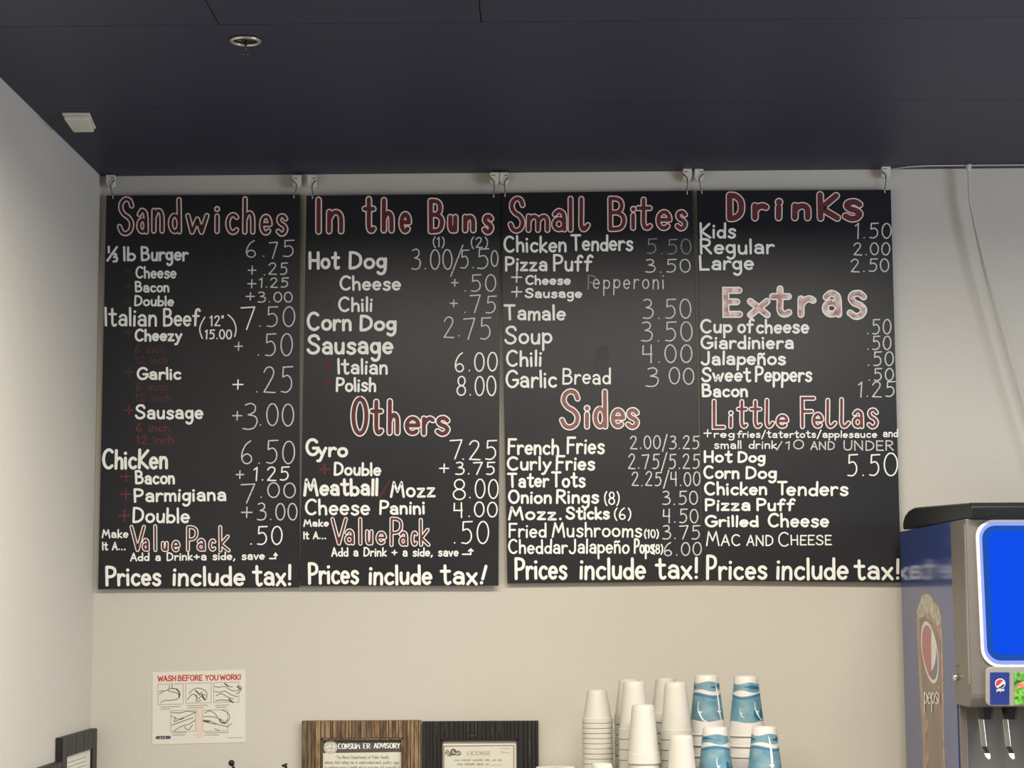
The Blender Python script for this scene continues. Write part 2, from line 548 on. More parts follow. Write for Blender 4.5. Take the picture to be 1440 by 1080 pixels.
def lettering(name, paths, width, axis, val, material, parent, nib=None, label=None, kindname=None):
    """strokes drawn as a thin layer of paint on the real plane axis = val"""
    m = MB()
    cnt = 0
    for kind, q in paths:
        wq = width
        nb = nib
        if kind == 'f':
            wq, nb = width * 0.35, 1.0
        elif nib is not None and kind == 'd':
            nb = None
        cnt += 1
        V, F = ribbon2d(q, wq / 2, closed=(kind == 'o' and len(q) > 2 and abs(q[0][0] - q[-1][0]) < 1e-6), nib=nb)
        for j, fc in enumerate(F):
            lift = 0.000012 * (cnt % 7) + (0.00009 if len(fc) > 4 else 0)
            m.add([hit(*V[i], axis, val - lift) for i in fc], [tuple(range(len(fc)))])
    for i, fc in enumerate(m.f):       # all faces look the same way, off the surface
        a, b_, c_ = (Vector(m.v[k]) for k in fc[:3])
        nrm = (b_ - a).cross(c_ - b_)
        if nrm[axis] > 0:
            m.f[i] = tuple(reversed(fc))
    o = m.build(name, material, parent, normals=False)
    if label:
        o['label'] = label
    return o


# ---------------------------------------------------------------- the setting
def struct(name, m, material, parent=None, bevel=0):
    o = m.build(name, material, parent, bevel)
    if not parent:
        o['kind'] = 'structure'
    return o


struct('wall_back', MB().box((XL - .12, D, 0), (XR + .12, D + .12, ZC + .1)), M_WALL)
struct('wall_left', MB().box((XL - .12, YF, 0), (XL, D, ZC + .1)), M_WALL)
struct('wall_right', MB().box((XR, YF, 0), (XR + .12, D, ZC + .1)), M_WALL)
struct('wall_front', MB().box((XL - .12, YF - .12, 0), (XR + .12, YF, ZC + .1)), mat('front_wall_paint', (112, 108, 102), 0.8, noise=0.04))
struct('floor', MB().box((XL - .12, YF - .12, -.1), (XR + .12, D + .12, 0)), M_FLOOR)
ce = struct('ceiling', MB().box((XL - .12, YF - .12, ZC + .012), (XR + .12, D + .12, ZC + .1)), M_CEIL)
seam1 = hit(690, 147, 2, ZC).y
seam2 = hit(500, 33, 2, ZC).y
seamx = hit(675, 14, 2, ZC).x
seamx0 = hit(300, 20, 2, ZC).x
ys = [D, seam1, seam2, seam2 - 1.22, seam2 - 2.44, seam2 - 3.66, YF]
for i in range(len(ys) - 1):
    xs = [XL, XR] if i < 2 else [XL, seamx0, seamx, seamx + 1.9, XR]
    for k in range(len(xs) - 1):
        g = 0.0013
        MB().box((xs[k] + g, ys[i + 1] + g, ZC), (xs[k + 1] - g, ys[i] - (g if i else 0), ZC + .012)).build('ceiling_panel', M_CEIL, ce)

# ---------------------------------------------------------------- menu boards
TH = 0.007


def make_board(corners, yb, name_label):
    pts = [hit(x, y, 1, yb) for x, y in corners]     # TL TR BR BL on the face
    org = (pts[2] + pts[3]) / 2
    b = thing('menu_board', name_label, 'menu board', org, 'blackboard menus hanging in a row')
    m = MB().prism(pts, (0, TH, 0))
    m.build('panel', M_BOARD, b, bevel=0.001)
    return b


STY = {'b': (3.3, M_WHITE), 'm': (2.7, M_WHITE), 's': (2.1, M_WHITE), 't': (1.75, M_WHITE), 'x': (4.2, M_WHITE), 'p': (1.75, M_CHALK), 'P': (1.95, M_WHITE), 'q': (1.5, M_CHALKDIM), 'k': (2.0, M_PINKW)}


def line(b, yb, txt, x0, x1, y, t, sty='b', y1=None, name=None, jit=0.02, pad=0.0):
    wd, m = STY[sty]
    if sty in 'bmsxt':
        # centre line of the strokes lies half a stroke inside the visible letter
        h = wd / 2
        x0, x1, y, t = x0 + h, x1 - h, y - h, t + h
        if y1 is not None:
            y1 -= h
    nm = name or ('price_text' if sty in 'pPq' else 'menu_text')
    fine = 2 if (y - t) > 30 else 1
    lettering(nm, layout(txt, x0, x1, y, t, jit, fine, y1, pad=pad), wd, 1, yb - 0.0004, m, b)


def heading(b, yb, parts, wout, win, fill, label, outline=M_WHITE):
    n = 0
    for (txt, x0, x1, y, t) in parts:
        h = wout / 2
        paths = layout(txt, x0 + h, x1 - h, y - h, t + h, 0.012, 2)
        for ch in txt:
            k = len(strokes(ch)[1])
            one, paths = paths[:k], paths[k:]
            lift = 0.00012 * (n % 3)
            o = lettering('heading_letter', one, wout, 1, yb - 0.0005 - lift, outline, b, label='letter %s of the %s' % ('l' if ch == 'ł' else ch, label))
            lettering('letter_fill', one, win, 1, yb - 0.0012, fill, o)
            n += 1


def cross(b, yb, x, y, s, m=M_FAINT, wd=2.2):
    lettering('plus_mark', [('l', [(x - s / 2, y), (x + s / 2, y)]), ('l', [(x, y - s / 2), (x, y + s / 2)])], wd, 1, yb - 0.0004, m, b)


# board 1
Y1 = 5.977
b1 = make_board([(149.5, 275), (421.5, 273.5), (420.5, 826), (138, 828.5)], Y1, 'blackboard menu headed Sandwiches, leftmost of the four hanging boards')
heading(b1, Y1, [('S', 163, 191, 332, 276), ('a', 190, 211, 330, 272), ('n', 211, 233.5, 329, 271), ('d', 235, 257.5, 330, 277), ('w', 259, 295.5, 330.5, 281),
    ('i', 301, 309.5, 329.5, 283), ('c', 315, 338, 331, 279), ('h', 339, 361, 330.5, 276), ('e', 363, 384.5, 332, 283), ('s', 386, 407, 333, 283)], 7.8, 3.9, M_REDDARK, 'Sandwiches heading in deep red with pale outline', M_PINKW)
for a in [('⅓', 149, 167, 369, 345), ('lb', 172, 192, 367.5, 346), ('Burger', 197, 266, 367.5, 346)]:
    line(b1, Y1, *a)
for a in [('Cheese', 189.4, 249, 392, 374), ('Bacon', 189, 239, 411.5, 395), ('Double', 187.7, 245.5, 431, 415)]:
    line(b1, Y1, *a, 'm')
for a in [('6', 345, 362, 362, 339), ('.', 369, 373, 361, 340), ('7', 378, 392, 363, 340), ('5', 396, 415, 361, 338),
          ('+', 348, 361, 389, 367), ('.', 370, 374, 387, 371), ('2', 377, 390, 386, 370), ('5', 393, 405, 386, 370),
          ('+', 347, 361, 408, 386), ('1.25', 364, 406, 404, 391), ('+', 345, 359, 425, 405), ('3.00', 362, 412, 425, 411),
          ]:
    line(b1, Y1, *a, 'p')
line(b1, Y1, 'Italian', 146, 222, 459.5, 432)
line(b1, Y1, 'Beef', 228, 281.5, 459.5, 433)
lettering('price_text', [('s', catmull([(288, 446), (282.5, 456), (281, 465), (284.5, 476)], 4))], 1.8, 1, Y1 - .0004, M_WHITE, b1)
lettering('price_text', [('s', catmull([(320.5, 442.5), (328, 450), (332, 462), (330, 473)], 4))], 1.8, 1, Y1 - .0004, M_WHITE, b1)
line(b1, Y1, '12"', 295, 315, 458, 444.5, 'P')
line(b1, Y1, '15.00', 288, 326, 476.5, 464, 'P')
line(b1, Y1, '7', 338, 361, 463, 431, 'P')
line(b1, Y1, '.50', 362, 415.5, 459, 431, 'p')
cross(b1, Y1, 180.6, 467, 10, M_FAINT)
cross(b1, Y1, 180, 424, 11, M_FAINT2)
cross(b1, Y1, 180, 402, 9, M_FAINT2)
cross(b1, Y1, 180, 381, 9, M_FAINT2)
line(b1, Y1, 'Cheezy', 188, 257, 480.5, 462)
line(b1, Y1, '+', 329, 342, 496, 474, 'p')
line(b1, Y1, '.50', 360, 412, 500, 469, 'p')
for i, (x1_, x2_, ya, yb_) in enumerate([(189, 232, 496, 485), (190, 236, 511, 501), (191, 236, 549.5, 537.5), (190, 240, 564.5, 554), (191, 238, 606.7, 596), (192, 244, 624, 613)]):
    t_ = '6 inch' if i % 2 == 0 else '12 inch'
    lettering('faded_text', layout(t_, x1_, x2_, ya, yb_), 1.9, 1, Y1 - .0004, M_FAINT if i < 4 else M_FAINT3, b1)
cross(b1, Y1, 182, 523.5, 13, M_FAINT)
line(b1, Y1, 'Garlic', 191, 256, 534.7, 516)
line(b1, Y1, '+', 326, 343, 551, 526, 'P')
line(b1, Y1, '.25', 358, 413, 551.5, 515, 'p')
cross(b1, Y1, 181.5, 577, 12, M_FAINT3)
line(b1, Y1, 'Sausage', 188.7, 287, 590, 568.5)
line(b1, Y1, '+', 326, 341, 594, 571, 'p')
line(b1, Y1, '3', 340, 363, 603, 567, 'p')
line(b1, Y1, '.00', 363, 414, 599, 568, 'p')
line(b1, Y1, 'ChicKen', 142, 237.5, 660.5, 631, 'x')
line(b1, Y1, '6.50', 338, 415, 652, 620, 'p')
cross(b1, Y1, 177.5, 670, 15, M_FAINT3)
line(b1, Y1, 'Bacon', 189, 247, 681.5, 661)
line(b1, Y1, '+', 331, 343.5, 676, 655, 'p')
line(b1, Y1, '1.25', 356, 407, 675.5, 657, 'P')
line(b1, Y1, 'Parmigiana', 187, 319.5, 707, 686, y1=705)
cross(b1, Y1, 177, 695, 15, M_FAINT3)
line(b1, Y1, '7', 338, 361, 707, 680, 'p')
line(b1, Y1, '.00', 364, 416.5, 700, 679, 'p')
line(b1, Y1, 'Double', 184.8, 268, 736, 713)
cross(b1, Y1, 175, 725, 15, M_FAINT3, 3)
line(b1, Y1, '+', 338, 356, 732, 704, 'p')
line(b1, Y1, '3.00', 361, 419, 731.5, 708, 'p')
line(b1, Y1, 'Make', 142.5, 181, 757, 744, 's')
line(b1, Y1, 'It A...', 143, 178, 774, 761.5, 's')
heading(b1, Y1, [('V', 181.5, 206, 776, 738), ('a', 198.5, 211.5, 776, 747), ('l', 214, 223, 776, 737), ('u', 225.5, 238, 776, 753), ('e', 240, 254.5, 777, 750), ('P', 260, 280, 776, 738), ('a', 275, 291, 776, 747), ('c', 292, 305, 776, 747), ('k', 306, 325, 777, 738)], 5.6, 2.8, M_RED, 'Value Pack heading in dark red with white outline')
line(b1, Y1, '.50', 350, 397.5, 765.5, 740, 'P')
line(b1, Y1, 'Add a Drink+a side, save', 182.5, 373, 789.5, 777, 's', y1=787.5)
line(b1, Y1, '→', 378, 392, 788, 776, 's')
for a in [('Prices', 147, 228, 824.5, 795), ('include', 241, 346, 824.5, 795), ('tax!', 354, 411.5, 824.5, 793)]:
    line(b1, Y1, *a, 'x')

# board 2
Y2 = 5.968
b2 = make_board([(431, 275), (703.5, 272.5), (701, 823.5), (421.5, 824)], Y2, 'blackboard menu headed In the Buns, second hanging board from the left')
heading(b2, Y2, [('I', 443, 453, 330.5, 277), ('n', 456, 487, 330, 274), ('t', 507.5, 530.5, 329.5, 274), ('h', 533.5, 557, 329, 277), ('e', 559, 580.5, 330, 279), ('B', 599.5, 628, 329.5, 277), ('u', 627.5, 646, 328.5, 286), ('n', 648, 672, 328.5, 287), ('s', 675.5, 696.5, 331, 285)], 9.6, 5.8, M_RED, 'In the Buns heading in dark red with pale outline', M_PINKW)
for a in [('Hot', 432.5, 478.5, 379, 352.5), ('Dog', 488.5, 545.5, 379, 352.5)]:
    line(b2, Y2, *a, 'x')
for a in [('(1)', 609, 625, 347, 334), ('(2)', 662, 686, 348, 334), ('3.00', 578, 637, 379, 351), ('/', 633, 652, 382, 348), ('5.', 646, 668, 377, 351), ('5', 669, 689, 378, 350), ('0', 690, 701, 375, 353)]:
    line(b2, Y2, *a, 'p')
line(b2, Y2, 'Cheese', 475.8, 565, 409, 387)
for a in [('+', 634, 645, 405, 387), ('.50', 651, 698, 409.5, 386), ('+', 632, 644, 434, 416), ('.75', 651, 698.5, 440, 415.5), ('2', 623, 640, 475, 446), ('.', 643, 648, 473, 446), ('75', 651, 692, 477, 447)]:
    line(b2, Y2, *a, 'p')
cross(b2, Y2, 463.7, 428.5, 11, M_FAINT)
line(b2, Y2, 'Chili', 474, 525, 439, 417)
for a in [('Corn', 430, 496, 466, 438.5), ('Dog', 504, 559, 466, 442), ('Sausage', 430, 554.5, 499, 470)]:
    line(b2, Y2, *a, 'x')
line(b2, Y2, 'Italian', 473.5, 546.5, 527, 504)
line(b2, Y2, 'Polish', 471, 530, 551.5, 530)
cross(b2, Y2, 462, 514, 13, M_FAINT3)
cross(b2, Y2, 461, 538, 13, M_FAINT3)
for a in [('6.00', 639, 700, 522, 496), ('8.00', 642, 698.5, 556, 529), ('7', 632, 652, 645, 618)]:
    line(b2, Y2, *a, 'P')
line(b2, Y2, '.25', 648, 699.5, 646, 619, 'P')
heading(b2, Y2, [('O', 491, 521, 614, 557), ('t', 518, 541, 613.5, 559), ('h', 542, 565, 613.5, 560), ('ers', 566, 635.5, 614, 568)], 9.2, 5.6, M_RED, 'Others heading in dark red with white outline')
line(b2, Y2, 'G', 428.5, 450, 642, 616.5, 'x')
line(b2, Y2, 'yro', 445, 490.5, 643.5, 620, 'x')
cross(b2, Y2, 456.5, 660, 13, M_FAINT3, 3)
line(b2, Y2, 'Double', 468, 537, 669.5, 649.5)
for a in [('+', 617, 632, 668, 645), ('3.75', 640, 697, 667, 650), ('8', 636.5, 656, 702, 673)]:
    line(b2, Y2, *a, 'P')
for a in [('.00', 658, 701.5, 701, 674), ('4', 637, 653, 728, 707), ('.00', 657, 700, 727, 706), ('.50', 636, 688, 764, 733)]:
    line(b2, Y2, *a, 'P')
line(b2, Y2, 'Meatball', 425.5, 533, 698, 672, 'x')
lettering('slash_mark', [('l', [(547.5, 676), (533.5, 700)])], 2.2, 1, Y2 - .0004, M_FAINT3, b2)
line(b2, Y2, 'Mozz', 547.5, 613.5, 700, 676.5)
line(b2, Y2, 'Cheese', 427, 521.5, 725, 701, 'b')
line(b2, Y2, 'Panini', 532, 599, 724, 703)
line(b2, Y2, 'Make', 426, 463, 741, 730, 's')
line(b2, Y2, 'It A...', 426, 460, 758.5, 747, 's')
heading(b2, Y2, [('V', 464, 490, 767, 727), ('a', 482.5, 500.5, 767, 731), ('l', 502.5, 511, 767, 727), ('u', 512.5, 526, 767, 731), ('e', 527, 545, 767, 735), ('P', 546, 568, 769, 726), ('a', 559, 575.5, 769, 734), ('c', 576.5, 588.5, 769, 733), ('k', 588, 606, 769, 728)], 5.8, 3.0, M_RED, 'Value Pack heading in dark red with white outline')
line(b2, Y2, 'Add a Drink + a side, save', 465.5, 645.5, 783, 769.5, 's')
line(b2, Y2, '→', 649, 668, 782, 770, 's')
for a in [('Prices', 432, 506, 822, 790), ('include', 517, 609, 823, 793), ('tax', 618, 673, 823, 793), ('¡', 674, 686, 822, 794)]:
    line(b2, Y2, *a, 'x')

# board 3
Y3 = 5.977
b3 = make_board([(703.8, 271.5), (974, 268), (988, 817.5), (713.5, 820.5)], Y3, 'blackboard menu headed Small Bites, third hanging board from the left')
heading(b3, Y3, [('S', 712.5, 741, 328.5, 275), ('m', 737, 776, 328, 286), ('a', 773, 800, 327, 275), ('l', 797, 808, 327, 275), ('ł', 811, 832, 327, 275), ('B', 852, 884, 326, 274), ('i', 885, 896, 325, 284), ('t', 892, 919, 325, 275), ('e', 920, 947, 325.5, 277), ('s', 947, 969, 325.5, 279)], 8.6, 5.2, M_RED, 'Small Bites heading in dark red with pale outline', M_PINKW)
for a in [('Chicken', 707, 798, 355.5, 331), ('Tenders', 802, 891.5, 353.5, 329), ('Pizza', 709, 771, 382, 360), ('Puff', 776.5, 833.5, 382, 357)]:
    line(b3, Y3, *a)
for a in [('5.50', 908, 973, 357, 336), ]:
    line(b3, Y3, *a, 'q')
for a in [('3.50', 907, 972, 383, 365)]:
    line(b3, Y3, *a, 'p')
line(b3, Y3, '+', 718, 735, 401, 374, 'k')
line(b3, Y3, '+', 718, 735, 421.5, 394.5, 'k')
line(b3, Y3, 'Cheese', 737.5, 803.5, 401, 386.5, 'm')
line(b3, Y3, 'Sausage', 737, 819.5, 419.5, 405, 'm')
line(b3, Y3, 'P', 826, 838, 406, 387, 'q')
line(b3, Y3, 'epperoni', 834, 934, 406, 384, 'p', y1=406, pad=0.12)
line(b3, Y3, 'Tamale', 708, 796.5, 451, 428)
for a in [('3.50', 903, 973, 448, 421), ('3.50', 901, 975, 480, 453), ('4.00', 902, 974, 510, 485), ('3', 907, 927, 543, 517), ('00', 940, 977, 540, 517)]:
    line(b3, Y3, *a, 'p')
for a in [('Soup', 708, 777.5, 484.5, 458), ('Chili', 710, 763, 516, 492), ('Garlic', 709.5, 784.5, 546, 520)]:
    line(b3, Y3, *a, 'b')
line(b3, Y3, 'Bread', 789.5, 860, 541, 517, 'm')
sm = [(845, 487), (852, 484), (856, 490), (856, 505), (852, 520), (842, 525), (834, 521), (834, 508), (838, 496)]
MB().prism([hit(x, y, 1, Y3 - .0003) for x, y in sm], (0, .0002, 0)).build('smudge', M_SMUDGE, b3)
lettering('smudge', [('s', catmull([(884, 549), (900, 546.5), (925, 548)], 4))], 2.0, 1, Y3 - .0003, M_SMUDGE, b3)
heading(b3, Y3, [('S', 784.5, 819, 605, 546), ('i', 821, 830, 604.5, 564), ('d', 832, 857, 604.5, 546.5), ('es', 856, 901.5, 604.5, 556)], 8.8, 5.4, M_REDFADE, 'Sides heading in faded pinkish red with white outline', M_WHITE)
for a in [('French', 712.5, 787.5, 640, 616), ('Fries', 795.5, 851.5, 639, 614), ('Curly', 711.5, 776, 662, 641), ('Fries', 780, 838, 662, 640),
          ('Tater', 713, 773, 686, 664.5), ('Tots', 774.5, 824.5, 686, 663), ('Onion', 713.5, 777, 709, 688), ('Rings', 780.5, 843.5, 709, 688),
          ('Mozz.', 713.5, 793, 732, 712), ('Sticks', 794.5, 858.5, 731, 712)]:
    line(b3, Y3, *a)
for a in [('Fried', 714, 769.5, 756.5, 735), ('Mushrooms', 775, 904, 756, 734), ('Cheddar', 713.5, 799, 779.5, 758), ('Jalapeño', 799, 886, 779, 757), ('Pops', 890.5, 921.5, 779, 757)]:
    line(b3, Y3, *a, 'm')
for a in [('(8)', 850, 871, 709, 692), ('(6)', 863.5, 887.5, 730, 715), ('(10)', 906, 926, 756, 745), ('(8)', 918, 932, 778, 766)]:
    line(b3, Y3, *a, 'P')
for a in [('2.00/3.25', 886, 984, 631, 613), ('2.75/5.25', 883, 984.5, 659, 639), ('2.25/4.00', 888, 985, 683, 664), ('3.50', 931, 982, 709.5, 691)]:
    line(b3, Y3, *a, 'p')
for a in [('4.50', 931.5, 982.5, 735, 716), ('3.75', 931, 985.5, 758, 739), ('6.00', 933, 987, 781, 763)]:
    line(b3, Y3, *a, 'p')
for a in [('Prices', 722.5, 799, 815.5, 783), ('include', 813.5, 909.5, 815.5, 783), ('tax!', 920.5, 983.5, 815, 783)]:
    line(b3, Y3, *a, 'x')

# board 4
Y4 = 5.973
b4 = make_board([(980, 268), (1252.7, 267), (1267.5, 819), (989, 816.5)], Y4, 'blackboard menu headed Drinks, hanging board nearest the soda dispenser')
heading(b4, Y4, [('D', 1019, 1050, 312.5, 269), ('r', 1054, 1083, 311.5, 272), ('i', 1087.5, 1103, 311.5, 274), ('n', 1110, 1144, 311.5, 272), ('K', 1146, 1184, 312, 268.5), ('s', 1181, 1217, 313, 263)], 11.0, 7.8, M_RED, 'Drinks heading in dark red with pale outline', M_PINKW)
for a in [('Kids', 983, 1036, 335.5, 312.5), ('Regular', 983, 1090, 358, 335), ('Large', 982, 1061.5, 380.5, 358)]:
    line(b4, Y4, *a)
for a in [('1.50', 1202, 1254, 335, 314), ('2.00', 1200, 1252, 358.5, 341.5), ('2.50', 1196, 1251, 382, 364)]:
    line(b4, Y4, *a, 'p')
heading(b4, Y4, [('E', 1013.5, 1046, 447, 403), ('x', 1049, 1086, 447.5, 404), ('t', 1080, 1115, 447, 400), ('r', 1119, 1149, 447, 399), ('a', 1153, 1187, 447, 388), ('s', 1188, 1222, 450, 386)], 10.0, 6.2, M_EXTRA, 'Extras heading in washed out pink with white outline', M_WHITE)
for a in [('Cup', 983.5, 1030.5, 469, 448), ('of', 1036, 1061, 469, 447), ('cheese', 1062, 1139, 469.5, 448), ('Giardiniera', 984, 1117.5, 491.5, 471), ('Jalapeños', 984.5, 1106.5, 514, 493),
          ('Sweet', 985, 1057, 537.5, 516), ('Peppers', 1060.5, 1143, 537.5, 514), ('Bacon', 986, 1053, 559, 539)]:
    line(b4, Y4, *a)
for a in [('.50', 1218, 1253.5, 469.5, 449), ('.50', 1218.5, 1253.5, 491.5, 472.5), ('.50', 1219, 1257, 514, 494.5), ('.50', 1220, 1257, 535, 518)]:
    line(b4, Y4, *a, 'p')
line(b4, Y4, '1.25', 1206, 1259, 558, 537, 'p')
heading(b4, Y4, [('L', 999, 1022, 604, 560), ('i', 1023.5, 1032, 603.5, 573), ('t', 1034, 1053, 603.5, 560), ('t', 1052, 1073, 603.5, 560), ('ł', 1073, 1091, 603.5, 559), ('e', 1089, 1111, 603.5, 570),
                 ('F', 1123, 1149, 604, 557), ('e', 1140, 1160, 603.5, 566), ('ł', 1158, 1179, 603.5, 559), ('ł', 1177.5, 1198, 603.5, 558), ('a', 1196, 1217, 603.5, 560), ('s', 1217, 1237.5, 604, 557)], 7.0, 3.8, M_REDMID, 'Little Fellas heading in worn red with white outline')
for a in [('+', 988, 1002, 618, 597), ('reg', 1003, 1034, 616, 605), ('fries/tatertots/applesauce', 1036, 1234, 616, 605)]:
    line(b4, Y4, *a, 't')
line(b4, Y4, 'and', 1241, 1263.5, 615, 603, 't')
line(b4, Y4, 'small drink', 1003.5, 1093, 631.5, 619, 't')
for a in [('/', 1092, 1100, 631, 622), ('1', 1104, 1113, 632, 621), ('0', 1115, 1131, 631.5, 619)]:
    line(b4, Y4, *a, 'p')
for a in [('AND', 1140, 1174, 632, 621), ('UNDER', 1186, 1257, 633, 620)]:
    line(b4, Y4, *a, 'p', name='menu_text')
for a in [('Hot', 988.5, 1030.5, 651, 632.5), ('Dog', 1036, 1077.5, 651, 634), ('Corn', 988, 1041, 674, 654.5), ('Dog', 1047, 1093.5, 674, 655), ('Chicken', 989, 1080, 697, 677),
          ('T', 1092, 1108, 697, 676.5), ('enders', 1105, 1194.5, 698, 676), ('Pizza', 990, 1056.5, 719, 700.5), ('Puff', 1062.5, 1118, 719, 700), ('Grilled', 990, 1068, 741.5, 724), ('Cheese', 1078, 1167, 742, 721)]:
    line(b4, Y4, *a)
for a in [('5.5', 1190, 1238, 669, 639), ('0', 1242, 1263.5, 669.5, 638)]:
    line(b4, Y4, *a, 'P')
for a in [('M', 993, 1012, 767.5, 748), ('AC', 1014, 1041.5, 767, 752), ('AND', 1050, 1087.5, 767, 753), ('C', 1094, 1110, 768, 749), ('HEESE', 1112, 1169.5, 766, 753)]:
    line(b4, Y4, *a, 'P', name='menu_text')
for a in [('P', 991.5, 1009, 815.5, 779), ('rices', 1009, 1080.5, 816, 784), ('include', 1090, 1194.5, 816, 783), ('tax!', 1200, 1267, 816, 785)]:
    line(b4, Y4, *a, 'x')

# ---------------------------------------------------------------- hooks that carry the boards from the ceiling edge
hooks = [(155, 258.5, 1, 275, 158.5, b1, Y1, 'white ceiling clip with wire over the letter S of the Sandwiches board'),
         (417.5, 259, -1, 274, 413, b1, Y1, 'white ceiling clip with wire at the right end of the Sandwiches board'),
         (438.5, 259, 1, 275, 439, b2, Y2, 'white ceiling clip with wire over the letter I of the In the Buns board'),
         (695.5, 255, -1, 273, 694, b2, Y2, 'white ceiling clip with wire at the right end of the In the Buns board'),
         (708.8, 255, 1, 272, 710, b3, Y3, 'white ceiling clip with wire at the left end of the Small Bites board'),
         (967, 250, -1, 269, 966, b3, Y3, 'white ceiling clip with wire at the right end of the Small Bites board'),
         (983, 250, 1, 268, 986.5, b4, Y4, 'white ceiling clip with wire at the left end of the Drinks board'),
         (1246.5, 246, -1, 267, 1244, b4, Y4, 'white ceiling clip with wire at the right end of the Drinks board')]
for (hx, hy, sd, by, bx, brd, yb, lab) in hooks:
    yc = yb - 0.012
    top = hy - 13
    r = thing('ceiling_clip', lab, 'hook', hit(hx, top, 1, yc), 'clips along the ceiling edge')
    A = lambda u, v, y=yc: hit(hx + u * sd, top + v, 1, y)
    body = [(-6.2, .3), (6.2, .3), (6.2, 6.5), (3.4, 9.5), (0, 12.5), (-.6, 17), (-3.6, 16), (-6, 11)]
    MB().prism([A(u, v) for u, v in body], (0, .022, 0)).build('clip_body', M_CLIP, r, bevel=.001)
    lip = [(6, 9), (6.2, 13.5), (3, 17.2), (.6, 17.4), (1.6, 13)]
    MB().prism([A(u, v) for u, v in lip], (0, .02, 0)).build('clip_lip', M_CLIP, r, bevel=.001)
    s0, s1 = 1.0, 6.4
    sl = [(1 * sd, 3.8), (6.4 * sd, 3.8), (6.4 * sd, 5), (1 * sd, 5)]
    MB().prism([hit(hx + .6 + u * (1 if sd > 0 else -1) * 1.0 * (1), top + v, 1, yc - .0008) for u, v in [(0, 3.8), (5.0, 3.8), (5.0, 4.9), (0, 4.9)]], (0, .0006, 0)).build('slit', M_SLIT, r)
    wpts = [A(6.4, 7, yc - .004), A(3.4, 10, yc - .005), A(.8, 13, yc - .005), A(.6, 16.5, yc - .002),
            hit(hx + (bx - hx) * .3, top + 21, 1, yb + .002), hit(hx + (bx - hx) * .3 + 1.0 * sd, by - 4, 1, yb + .004), hit(bx, by - .5, 1, yb - .002), hit(bx + .2, by + 1, 1, yb - .003)]
    MB().tube(wpts, .0014, 8).build('wire', M_WIRE, r)
    MB().tube([hit(bx, by - .8, 1, yb - .003), hit(bx + .4, by + 4.5, 1, yb - .003)], .0016, 8).build('wire_tip', M_CLIP, r)['label'] = 'pale bent tip of the wire over the board edge'


# ---------------------------------------------------------------- ceiling fittings
q = [hit(x, y, 2, ZC) for x, y in [(87, 158), (126, 158), (135, 178.5), (102, 179)]]
cq = sum(q, Vector()) / 4
sen = thing('ceiling_sensor', 'white rectangular box fixed to the dark ceiling near the left wall', 'sensor', cq)
MB().prism(q, (0, 0, -.006)).build('back_plate', M_SENSOR, sen, bevel=.002)
q2 = [cq + (p - cq) * .88 + Vector((0, 0, -.006)) for p in q]
MB().prism(q2, (0, 0, -.012)).build('cover', M_SENSOR, sen, bevel=.004)

sc0 = hit(345.5, 55.5, 2, ZC)
spk = thing('fire_sprinkler', 'round metal sprinkler head with hanging deflector on the dark ceiling', 'sprinkler', sc0)
R0 = 21.5 / FPX * (sc0 - CAM).length
prof = []
for i in range(13):
    a = 2 * math.pi * i / 12
    prof.append((R0 - .0045 + .0045 * math.cos(a), -.004 + .004 * math.sin(a)))
MB().lathe(prof, sc0, 48).build('escutcheon_ring', M_BRASS, spk)
MB().lathe([(.0005, -.0015), (R0 - .006, -.0015), (R0 - .006, -.0005)], sc0, 48).build('recess', M_BLACK, spk)
MB().tube([sc0 + Vector((0, 0, -.001)), sc0 + Vector((0, 0, -.035))], .0022, 10).build('stem', M_WIRE, spk)
MB().lathe([(.0005, -.036), (.010, -.036), (.012, -.0375), (.010, -.039), (.0005, -.039)], sc0, 24).build('deflector', M_WIRE, spk)

# cable along the ceiling edge and the hanging cord
cb = thing('ceiling_cable', 'thin pale cable clipped along the ceiling edge above the soda dispenser', 'cable', hit(1362, 233, 1, 5.93))
e0, e1 = hit(1255, 237, 1, 5.945), hit(1475, 232, 1, 5.93)
zc = ZC - .004
cablez = hit(1362, 233.5, 2, ZC - .006)
ycb = cablez.y
x0_, x1_ = hit(1252, 236, 1, ycb).x, XR - .02
MB().tube([(x0_, ycb + .05, zc), (x0_ + .06, ycb + .012, zc), (x0_ + .12, ycb, zc), ((x0_ + x1_) / 2, ycb, zc), (x1_, ycb, zc)], .0022, 8).build('cable', M_CABLE, cb)
MB().lathe([(.001, 0), (.009, -.001), (.010, -.005), (.007, -.014), (.006, -.022), (.001, -.024)], (cablez.x, ycb - .002, ZC), 20).build('cable_clip', M_CABLE, cb)
pts = [(1362, 239), (1362.5, 262), (1364, 285), (1369, 312), (1375, 342), (1383, 378), (1393, 418), (1405, 462), (1418, 508), (1432, 556), (1446, 602), (1462, 652), (1480, 706)]
for k, (dx, lab) in enumerate([(0, 'pale hanging power cord sweeping down behind the soda dispenser, left strand of two'), (1, 'pale hanging power cord sweeping down behind the soda dispenser, right strand of two')]):
    P_ = []
    for i, (x, y) in enumerate(pts):
        sp_ = 0 if i < 3 else min(1, (i - 2) / 4) * 5.0
        P_.append(tuple(hit(x + dx * sp_, y, 1, 5.95 - .01 * k)))
    cp = []
    for i in range(len(P_) - 1):
        for t in (0, .33, .66):
            cp.append(Vector(P_[i]).lerp(Vector(P_[i + 1]), t))
    cp.append(Vector(P_[-1]))
    cp[0] = Vector((cablez.x, ycb - .002, ZC - .02))
    o = MB()
    o.tube(cp, .0034 if k == 0 else .0028, 8)
    h = thing('hanging_cord', lab, 'cord', cp[0], 'cords hanging from the ceiling clip')
    o.build('cord', M_CABLE, h)

